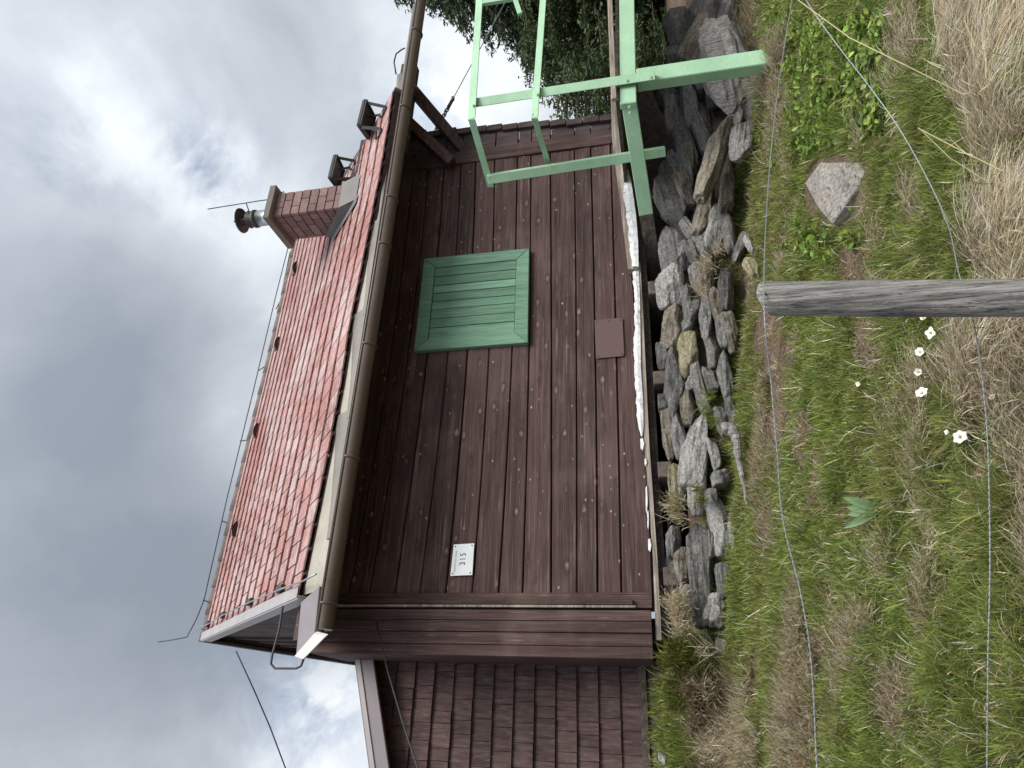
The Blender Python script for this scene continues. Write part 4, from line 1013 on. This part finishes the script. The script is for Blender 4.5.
# house number sign
sg = [atY(x, y, 4.962) for x, y in ((453.7,544.5),(474.3,543.2),(472.3,575),(450.2,576))]
SG = empty('house_number_sign', (sg[0]+sg[2])/2, 'small white plate with the number 315 screwed to the cabin wall', 'sign')
b = MB(); b.slab(sg, (0, .006, 0)); b.build('plate', M['plate'], SG, False, .001)
TLs, BLs, BRs, TRs = sg[3], sg[0], sg[1], sg[2]
# world: sg = TR(top,right) etc.  order: (x small=up); y small=right
tr, br_, bl_, tl = sg[0], sg[1], sg[2], sg[3]
def sp(s, t, d=-.002): return tl*(1-s)*(1-t)+tr*s*(1-t)+br_*s*t+bl_*(1-s)*t+Vector((0, d, 0))
cu = bpy.data.curves.new('digits', 'FONT'); cu.body = '315'; cu.size = 1; cu.align_x = 'CENTER'; cu.align_y = 'CENTER'; cu.extrude = .01; cu.offset = .006; cu.space_character = 1.25
to = bpy.data.objects.new('digits_tmp', cu); COL.objects.link(to); dg = bpy.context.evaluated_depsgraph_get()
me = bpy.data.meshes.new_from_object(to.evaluated_get(dg)); bpy.data.objects.remove(to); me.name = 'digits'
xs_ = [v.co.x for v in me.vertices]; ys_ = [v.co.y for v in me.vertices]; wx_, hy_ = max(xs_)-min(xs_), max(ys_)-min(ys_); mx_, my_ = (max(xs_)+min(xs_))/2, (max(ys_)+min(ys_))/2
for v in me.vertices:
    s = .515+(v.co.x-mx_)/wx_*.37; t = .50-(v.co.y-my_)/hy_*.27; v.co = sp(s, t, -.001 if v.co.z > 0 else .001)
me.materials.append(M['black']); link('digits', me, SG)
b = MB(); s = .12
for wlen in (9, 2, 6):
    for j in range(wlen):
        hh = .045*random.uniform(.8, 1.1)
        b.slab([sp(s, .17-hh), sp(s+.006, .17-hh), sp(s+.006, .17+hh), sp(s, .17+hh)], (0,.002,0)); 
        if random.random() < .7: b.slab([sp(s, .17-hh*.2), sp(s+.02, .17-hh*.2), sp(s+.02, .17+hh*.15), sp(s, .17+hh*.15)], (0,.002,0))
        s += .036
    s += .035
b.build('small_lettering', M['lead'], SG)
for s, t in ((.07,.1),(.93,.1),(.07,.9),(.93,.9)):
    b = MB(); c = sp(s, t, -.002); b.tube([c, c+Vector((0,.004,0))], .0055, 8); b.build('screw', M['dark_iron'], SG)

# ------------------------------------------------------------------ shingled annex
AN = empty('shingled_annex', (-.4, 5.6, .2), 'annex clad in dark wooden shingles behind the left corner of the cabin', 'annex')
YA = 5.55; al, ar = -2.3, .47
_a, _b = atY(366, 655, 5.55), atY(382, 768, 5.55); ze = lambda X: _b.z+(X-_b.x)*(_a.z-_b.z)/(_a.x-_b.x)
b = MB(); nrow = 15; z0 = .27; rh = .158
for i in range(nrow):
    X = al+random.uniform(0, .1)
    while X < ar+.3:
        w = random.uniform(.07, .17); 
        zb_ = z0+i*rh+random.uniform(-.0015, .0015)+.0012*mn.noise(Vector((X*3, i, 0)))
        zt_2 = min(zb_+rh+.03, ze(X+w/2)-.03)
        if zt_2 > zb_+.03:
            b.cr = random.random(); yo = random.uniform(0, .011)
            b.hexa([Vector((X+.001, YA-.024-yo, zb_)), Vector((X+w-.004, YA-.024-yo, zb_)), Vector((X+w-.001, YA, zb_)), Vector((X+.001, YA, zb_)),
                    Vector((X+.001, YA-.002, zt_2)), Vector((X+w-.001, YA-.002, zt_2)), Vector((X+w-.001, YA+.006, zt_2)), Vector((X+.001, YA+.006, zt_2))])
        X += w
b.build('wall', M['shingle'], AN)
b = MB(); b.slab([(al, YA+.01, .1), (ar+.3, YA+.01, .1), (ar+.3, YA+.01, ze(ar+.3)-.02), (al, YA+.01, ze(al)-.02)], (0, .1, 0)); b.build('wall_core', M['vertdark'], AN)
b = MB(); b.bar((al, YA-.02, .245), (ar+.3, YA-.02, .262), .05, .05); b.build('base_board', M['timber'], AN)
b = MB(); b.box(((al+ar)/2, YA+.03, .13), (ar-al, .1, .18)); b.build('gap_shade_plinth', M['timber'], AN)  # dark colour imitates the shaded gap below the shingles
pl1 = atY(365, 655, YA-.16); _q = atY(381, 768, YA-.16); pl0 = pl1+(_q-pl1)*(pl1.x-al)/(pl1.x-_q.x)
b = MB(); b.bar(pl0, pl1, .03, .13); b.build('barge_board', M['mauve'], AN, False, .004)
b = MB(); b.bar(pl0+Vector((0,-.018,.058)), pl1+Vector((0,-.018,.058)), .012, .035); b.build('drip_edge', M['grey_metal'], AN)
b = MB(); b.slab([pl0+Vector((0,0,.075)), pl1+Vector((0,0,.075)), pl1+Vector((0,3,.075)), pl0+Vector((0,3,.075))], (0,0,.02)); b.build('roof', M['lead'], AN)
b = MB(); b.tube([atY(340, 654.5, 5.45), atY(450, 656, 5.45), atY(480, 659.5, 5.45), atY(660, 663, 5.45)], .014, 8); b.build('corner_pipe', M['galv'], AN, True)
# cables
def cable(name, pts, r0, label):
    b = MB(); b.tube(pts, r0, 6); o = b.build(name, M['rubber'], None, True); v = Vector(pts[0]); o.data.transform(Matrix.Translation(-v)); o.location = v; return tag(o, label, 'cable')
cable('aerial_cable', [atY(376, 622, 4.9), atY(388, 672, 4.6), atY(402, 720, 4.3), atY(421, 778, 3.9), atY(460, 870, 3.4)], .0055, 'thin cable stretched from the corner box across the shingled wall')
cable('aerial_cable', [atY(236, 651, 8.2), atY(254, 690, 8.4), atY(270, 727, 8.6), atY(288, 775, 8.9), atY(330, 870, 9.6)], .008, 'thin cable running down to the left from the gable roof edge against the sky')
# chain with guy wire
CHN = empty('guy_chain', atY(452, 100, 5.4), 'chain and thin guy wire tied between the cabin gable and the conifer', 'chain')
a0, a1, a2 = atY(424, 152, 5.4), atY(449, 106, 5.4), atY(475, 58, 5.4)
b = MB(); nl = 16
for i in range(nl):
    c = a0.lerp(a1, (i+.5)/nl); d = (a1-a0).normalized(); u = Vector((0,1,0)) if i % 2 else d.cross(Vector((0,1,0))).normalized()
    ln_ = (a1-a0).length/nl*.72
    b.tube([c+d*math.cos(t)*ln_+u*math.sin(t)*.022 for t in [k_*math.pi/5 for k_ in range(11)]], .008, 5)
b.build('chain_links', M['dark_iron'], CHN)
b = MB(); b.tube([a1, a2, a2+(a2-a1)*1.5], .006, 5); b.build('guy_wire', M['galv'], CHN)
b = MB(); b.tube([a1-(a2-a1)*.04, a1+(a2-a1)*.12], .02, 6); b.box(a1+(a2-a1)*.15, (.05,.03,.03)); b.build('wire_clamp', M['dark_iron'], CHN)

# ------------------------------------------------------------------ balcony with green railing
BA = empty('balcony_railing', (4.45, 4.0, .1), 'mint green steel balcony railing on a beam and strut at the cabin corner', 'railing')
Y2 = 4.4
p2b = atY(665.5, 152, Y2); p2t = atY(487.5, 180, Y2)
top_z = p2t.z
p1t = atZ(473.5, 103, top_z); Y1 = p1t.y
p1b = atY(655, 75, Y1)
nrm1 = Vector((-.25, -1, 0)).normalized()
def Lbar(name, p, q, w, th, face, side):   # angle profile: one leg facing 'face', other leg running back
    b = MB(); face = Vector(face).normalized(); d = (q-p).normalized(); face = (face-d*face.dot(d)).normalized(); sd = d.cross(face).normalized()*side
    b.bar(p, q, w, th, face); off = sd*(w/2-th/2)-face*(w/2); b.bar(p+off, q+off, th, w-th-.002, face)
    return b.build(name, M['mint'], BA, False, .002)
Lbar('post', p2b, p2t, .075, .008, (-.9,-.6,0), 1)
Lbar('post', p1b, p1t+Vector((0,0,.0)), .08, .008, (-.3,-1,0), 1)
# beams
zA = atY(628, 80, Y1+.06)
bA0 = atY(628.5, 106, Y1+.07); bA1 = Vector((7.5, Y1+.12, atY(627, 0, Y1+.1).z-.0))
d_ = atY(627, 2, Y1+.1)-bA0; bA1 = bA0+d_*2.2
b = MB(); b.bar(bA0, bA1, .06, .128, (0,0,1)); b.build('beam', M['mint'], BA, False, .006)
bB0 = atY(629, 102, Y1+.075); bB1 = atY(646.5, 216, 4.78); bBx = bB0+(bB1-bB0)*1.9
b = MB(); b.bar(bB0, bB0+(bB1-bB0)*.98, .05, .118); b.build('beam', M['mint'], BA, False, .004)
b = MB(); b.bar(bB0+(bB1-bB0)*.982, bBx, .05, .116); b.build('beam_end', M['timber'], BA)
# strut column
c0 = atY(637, 80.5, Y1+.10); c1 = atY(768, 61, Y1+.10); gz = float(h(c1.x, c1.y))
c1 = c0+(c1-c0)*((c0.z-gz+.1)/(c0.z-c1.z))
b = MB(); b.bar(c0, c1, .135, .12, (-.2,-1,0)); b.build('strut', M['mint'], BA, False, .006)
# rails
ct = atZ(471.5, 119, top_z); er = atZ(491, 187, top_z)
rx0 = atZ(482, -40, top_z); 
ct_d = Vector((ct.x, ct.y, ct.z))
Lbar('top_rail', ct, rx0, .07, .008, (0,-1,.25), -1)
Lbar('top_rail', ct, er, .06, .008, (-1,-.3,.2), 1)
ym = lambda P_, x, y: atY(x, y, P_.y)
mc = ym(ct, 534.5, 118); me_ = ym(er, 549, 166); mr = ym(rx0, 546, -40)
Lbar('middle_rail', mc, mr, .06, .008, (0,-1,.2), -1); Lbar('middle_rail', mc, me_, .05, .008, (-1,-.3,.2), 1)
b = MB(); q0 = ym(rx0.lerp(ct,.2), 482, 6); b.bar(ym(ct.lerp(rx0,.66), 483, 3), ym(ct.lerp(rx0,.66), 521, -3), .05, .03, (0,1,0)); 
b.bar(ym(ct.lerp(rx0,.66), 515, -1), ym(ct.lerp(rx0,.66), 520, 14), .04, .02, (0,1,0)); b.build('bracket', M['mint'], BA)
# bolts
def bolt(x, y, Y, r0=.014):
    b = MB(); c = atY(x, y, Y); dv = -Vector(ray(x, y)).normalized()
    b.tube([c, c+dv*.012], [r0, r0*.9], 6); b.tube([c+dv*.012, c+dv*.022], r0*.5, 8); b.build('bolt', M['mint'], BA)
for x, y, Y in ((627.8,81,Y1-.04),(651.5,77.5,Y1-.04),(629.5,107,Y1-.02),(630,113,Y1-.0),(637,155,Y2-.05),(657,151.5,Y2-.05),(538,95,Y1-.05),(474,106,Y1-.05),(489,178,Y2-.05),(551,166.5,Y2-.05)):
    bolt(x, y, Y, .014)
# deck boards
b = MB(); b.cr = .5
e0 = atY(614, 100, Y1+.02)+Vector((0,0,0)); e1 = e0+(atY(610, 0, Y1+.05)-e0)*2.2
b.bar(e0, e1, .035, .042); b.build('deck_edge_board', M['weath'], BA, False, .004)
b = MB(); b.cr = .4; b.box((6.75, 7.0, .12), (2.45, 4.6, .03)); b.build('deck', M['timber'], BA)  # deck carried back as one added plate to shade the ground beneath
for i in range(5):
    b = MB(); b.cr = random.random(); oy = .03+i*.19
    b.bar(bA0+Vector((.1, oy+.08, .085)), bA1+Vector((0, oy+.08, .085)), .18, .03); b.build('deck_board', M['timber'], BA)

# ------------------------------------------------------------------ conifers
k = NT('conifer_bark', .9, .2); n1 = k.noise(k.map((6,6,2)), 4, 6, .7); k.col(k.ramp(n1, [(.3,(.06,.045,.035)),(.7,(.15,.12,.10))])); k.bump(n1, .8, .02); M['bark'] = k.m
NEED = [(.055,.08,.045),(.075,.105,.055),(.042,.062,.036),(.10,.13,.065)]
def sprays(cen, dirs, ln, n_each, rad, cols):
    """leaf-size needle tufts along a branch"""
    N = len(cen)*n_each
    b = np.repeat(cen, n_each, 0)+rng.normal(0, rad, (N, 3)); d = np.repeat(dirs, n_each, 0)+rng.normal(0, .55, (N, 3)); d /= np.linalg.norm(d, axis=1)[:, None]
    s = np.cross(d, rng.normal(0, 1, (N, 3))); s /= np.linalg.norm(s, axis=1)[:, None]
    l_ = rng.uniform(.6, 1.3, N)*ln; w = l_*rng.uniform(.16, .30, N)
    V = np.stack([b-s*w[:, None]*.5, b+d*(l_*.5)[:, None]-s*(w*.62)[:, None], b+d*l_[:, None], b+d*(l_*.5)[:, None]+s*(w*.62)[:, None], b+s*w[:, None]*.5], 1)
    f = (np.arange(N)[:, None, None]*5+np.array([(0,1,3),(0,3,4),(1,2,3)])[None]).reshape(-1, 3)
    return V.reshape(-1, 3), f, np.repeat(palette(N, cols, .25), 5, 0)
def conifer(base, hgt, rad, label, z_low, nb=60, dens=1.0, droop=.25, cols=NEED, ln=.13, shape=None):
    t = empty('conifer_tree', base, label, 'tree', 'conifers behind the cabin')
    b = MB(); base = Vector(base)
    b.tube([base-Vector((0,0,.3)), base+Vector((.05,0,hgt*.35)), base+Vector((0,.05,hgt*.7)), base+Vector((0,0,hgt))], [rad*.085, rad*.065, rad*.04, .02], 10)
    b.build('trunk', M['bark'], t, True)
    lb = MB(); ps = []
    for i in range(nb):
        z = z_low+(hgt-z_low)*(i+.5)/nb; a = i*2.399+rng.uniform(-.3, .3)
        u = (z-z_low)/(hgt-z_low); R0 = rad*((1-u)**.8 if shape is None else shape(u))*rng.uniform(.78, 1.12)+.15
        p0 = np.array(base)+np.array([0, 0, z]); dirh = np.array([math.cos(a), math.sin(a), 0])
        nseg = max(5, int(R0/.17)); pts = []
        for j in range(nseg+1):
            s = j/nseg; pts.append(p0+dirh*R0*s+np.array([0, 0, -droop*R0*s**1.6+.10*R0*s]))
        pts = np.array(pts); lb.tube([Vector(q) for q in pts[::2]], [max(.008, .035*(1-q/len(pts[::2]))) for q in range(len(pts[::2]))], 5)
        sidev = np.array([-dirh[1], dirh[0], 0])
        cen = []; dd = []
        for j in range(1, nseg+1):
            s = j/nseg
            if s < .18: continue
            wside = .34*R0*math.sin(math.pi*min(1, s*.85+.12))*.62
            m_ = max(2, int(wside*2/.16*dens))
            for q in range(m_):
                o_ = rng.uniform(-1, 1)*wside
                cen.append(pts[j]+sidev*o_+dirh*(-abs(o_)*.5)+np.array([0, 0, -abs(o_)*.22+rng.normal(0, .04)])); v = dirh*.8+sidev*np.sign(o_)*.6+np.array([0,0,-.15]); dd.append(v/np.linalg.norm(v))
        if cen: ps.append(sprays(np.array(cen), np.array(dd), ln, 9, .055, cols))
    lb.build('limbs', M['bark'], t)
    me = np_mesh('crown', *join(ps)); me.materials.append(M['needle']); link('crown', me, t)
    return t
def gz_(X, Y): return float(h(X, Y))
conifer((17.0, 9.6, gz_(17.0,9.6)), 7.3, 3.7, 'tall dark conifer whose drooping branches hang above the green railing', 3.2, nb=120, dens=2.2, droop=.34, ln=.12)
BUSH = [(.055,.088,.036),(.07,.105,.04),(.045,.07,.03),(.09,.125,.048)]
rb = lambda u: (max(0, 1-(2*u-.75)**2*.55))**.5
conifer((13.6, 10.2, -1.6), 4.1, 1.7, 'bushy low conifer directly behind the right corner of the cabin', .3, nb=70, dens=3.2, droop=.05, cols=BUSH, ln=.09, shape=rb)
conifer((14.4, 8.2, -1.8), 4.5, 1.9, 'bushy low conifer further right behind the balcony railing', .3, nb=76, dens=3.2, droop=.05, cols=BUSH, ln=.09, shape=rb)
conifer((11.2, 9.6, -1.5), 3.1, 1.3, 'small dense conifer seen through the gap under the balcony deck', .2, nb=60, dens=2.0, droop=.05, cols=BUSH, ln=.09, shape=rb)

conifer((17.2, 12.6, -1.8), 5.0, 2.4, 'bushy conifer standing behind the two low conifers at the railing', .3, nb=80, dens=1.6, droop=.05, cols=BUSH, ln=.11, shape=rb)
# ------------------------------------------------------------------ sky and light
w = bpy.data.worlds.new('World'); S.world = w; w.use_nodes = True; t = w.node_tree; N_ = t.nodes; bg = N_['Background']
SUN = Vector((.34, -.80, .88)).normalized(); el = math.asin(SUN.z); azm = math.atan2(SUN.x, SUN.y)
sk = N_.new('ShaderNodeTexSky'); sk.sky_type = 'NISHITA'; sk.sun_disc = False; sk.sun_elevation = el; sk.sun_rotation = azm; sk.altitude = 1500
STR = .1; bg.inputs['Strength'].default_value = STR
tc = N_.new('ShaderNodeTexCoord'); ln = t.links.new
nv = N_.new('ShaderNodeVectorMath'); nv.operation = 'NORMALIZE'; ln(tc.outputs['Generated'], nv.inputs[0]); DIR = nv.outputs[0]
def wm(op, a, b=None, c=None):
    q = N_.new('ShaderNodeMath'); q.operation = op
    for i, x in enumerate((a, b, c)):
        if x is None: continue
        if isinstance(x, (int, float)): q.inputs[i].default_value = x
        else: ln(x, q.inputs[i])
    return q.outputs[0]
def wnoise(scale, detail, rough, dist, off=(0,0,0), sc=(1,1,1)):
    mp = N_.new('ShaderNodeMapping'); mp.inputs['Location'].default_value = off; mp.inputs['Scale'].default_value = sc; ln(DIR, mp.inputs[0])
    q = N_.new('ShaderNodeTexNoise'); q.inputs['Scale'].default_value = scale; q.inputs['Detail'].default_value = detail; q.inputs['Roughness'].default_value = rough; q.inputs['Distortion'].default_value = dist
    ln(mp.outputs[0], q.inputs['Vector']); return q.outputs['Fac']
n1 = wnoise(2.6, 7, .55, .5, (3.1, .4, 1.7)); n2 = wnoise(7.5, 7, .6, .4, (1, 5, 2)); n3 = wnoise(1.3, 3, .5, 0, (7, 1, 3))
val = wm('ADD', wm('MULTIPLY', wm('SUBTRACT', n1, .5), .62), wm('ADD', wm('MULTIPLY', wm('SUBTRACT', n2, .5), .22), .40))
# banks of lighter and darker cloud standing in given directions of the sky
BL = [(255,240,130,.33),(218,430,70,.34),(470,90,120,.40),(335,745,75,.55),(160,130,110,.14),(150,335,120,-.40),(80,540,170,-.22),(265,105,85,-.20),(60,60,110,-.02),(170,600,90,-.12),(30,720,110,.04)]
for (x, y, r_, a) in BL:
    d = Vector(ray(x, y)).normalized(); dp = N_.new('ShaderNodeVectorMath'); dp.operation = 'DOT_PRODUCT'; ln(DIR, dp.inputs[0]); dp.inputs[1].default_value = d
    sg2 = (r_/F)**2
    e_ = wm('EXPONENT', wm('MULTIPLY', wm('SUBTRACT', 1.0, dp.outputs['Value']), -2.0/sg2))
    val = wm('ADD', val, wm('MULTIPLY', e_, a))
rm = N_.new('ShaderNodeValToRGB'); ln(val, rm.inputs[0]); E_ = rm.color_ramp.elements
stops = [(.10,(.245,.28,.335)),(.34,(.345,.38,.43)),(.52,(.48,.52,.57)),(.66,(.68,.725,.77)),(.95,(1.0,1.02,1.04))]
while len(E_) < len(stops): E_.new(.5)
for i, (p, c) in enumerate(stops): E_[i].position = p; E_[i].color = (*[x*.66 for x in c], 1)
cs = N_.new('ShaderNodeVectorMath'); cs.operation = 'SCALE'; ln(rm.outputs[0], cs.inputs[0]); gl = N_.new('ShaderNodeVectorMath'); gl.operation = 'DOT_PRODUCT'; ln(DIR, gl.inputs[0]); gl.inputs[1].default_value = SUN
glow = wm('EXPONENT', wm('MULTIPLY', wm('SUBTRACT', 1.0, gl.outputs['Value']), -2.1))     # unseen glow round the veiled sun, added to lift the shade under the eave
ln(wm('MULTIPLY', wm('ADD', wm('MULTIPLY', glow, 1.9), 1.0), 1/STR), cs.inputs['Scale'])
# a few thin blue holes between the clouds
hole = wm('MULTIPLY', wm('SUBTRACT', n2, .50), 3.2)
hd = None
for (x, y, r_, a) in ((310,690,60,1.0),(200,165,40,.7),(70,150,40,.4),(440,130,60,.5)):
    d = Vector(ray(x, y)).normalized(); dp = N_.new('ShaderNodeVectorMath'); dp.operation = 'DOT_PRODUCT'; ln(DIR, dp.inputs[0]); dp.inputs[1].default_value = d
    e_ = wm('MULTIPLY', wm('EXPONENT', wm('MULTIPLY', wm('SUBTRACT', 1.0, dp.outputs['Value']), -2.0/(r_/F)**2)), a)
    hd = e_ if hd is None else wm('ADD', hd, e_)
hm = wm('MULTIPLY', hd, wm('ADD', wm('MULTIPLY', wm('SUBTRACT', .54, n2), 5.0), .25)); cl = N_.new('ShaderNodeClamp'); ln(hm, cl.inputs[0]); cl.inputs[2].default_value = .8
mx = N_.new('ShaderNodeMix'); mx.data_type = 'RGBA'; ln(cl.outputs[0], mx.inputs[0]); ln(cs.outputs[0], mx.inputs[6]); ln(sk.outputs[0], mx.inputs[7])
ln(mx.outputs[2], bg.inputs[0])
sd = bpy.data.lights.new('sun', 'SUN'); sd.energy = 2.6; sd.angle = R(32); sd.color = (1, .95, .88); so = bpy.data.objects.new('sun', sd); COL.objects.link(so)
so.rotation_euler = SUN.to_track_quat('Z', 'Y').to_euler(); so.location = (0, -5, 12)
S.view_settings.view_transform = 'Standard'; S.view_settings.look = 'None'; S.view_settings.exposure = .62; S.view_settings.gamma = 1
S.render.engine = 'CYCLES'; S.render.resolution_x = 1024; S.render.resolution_y = 768
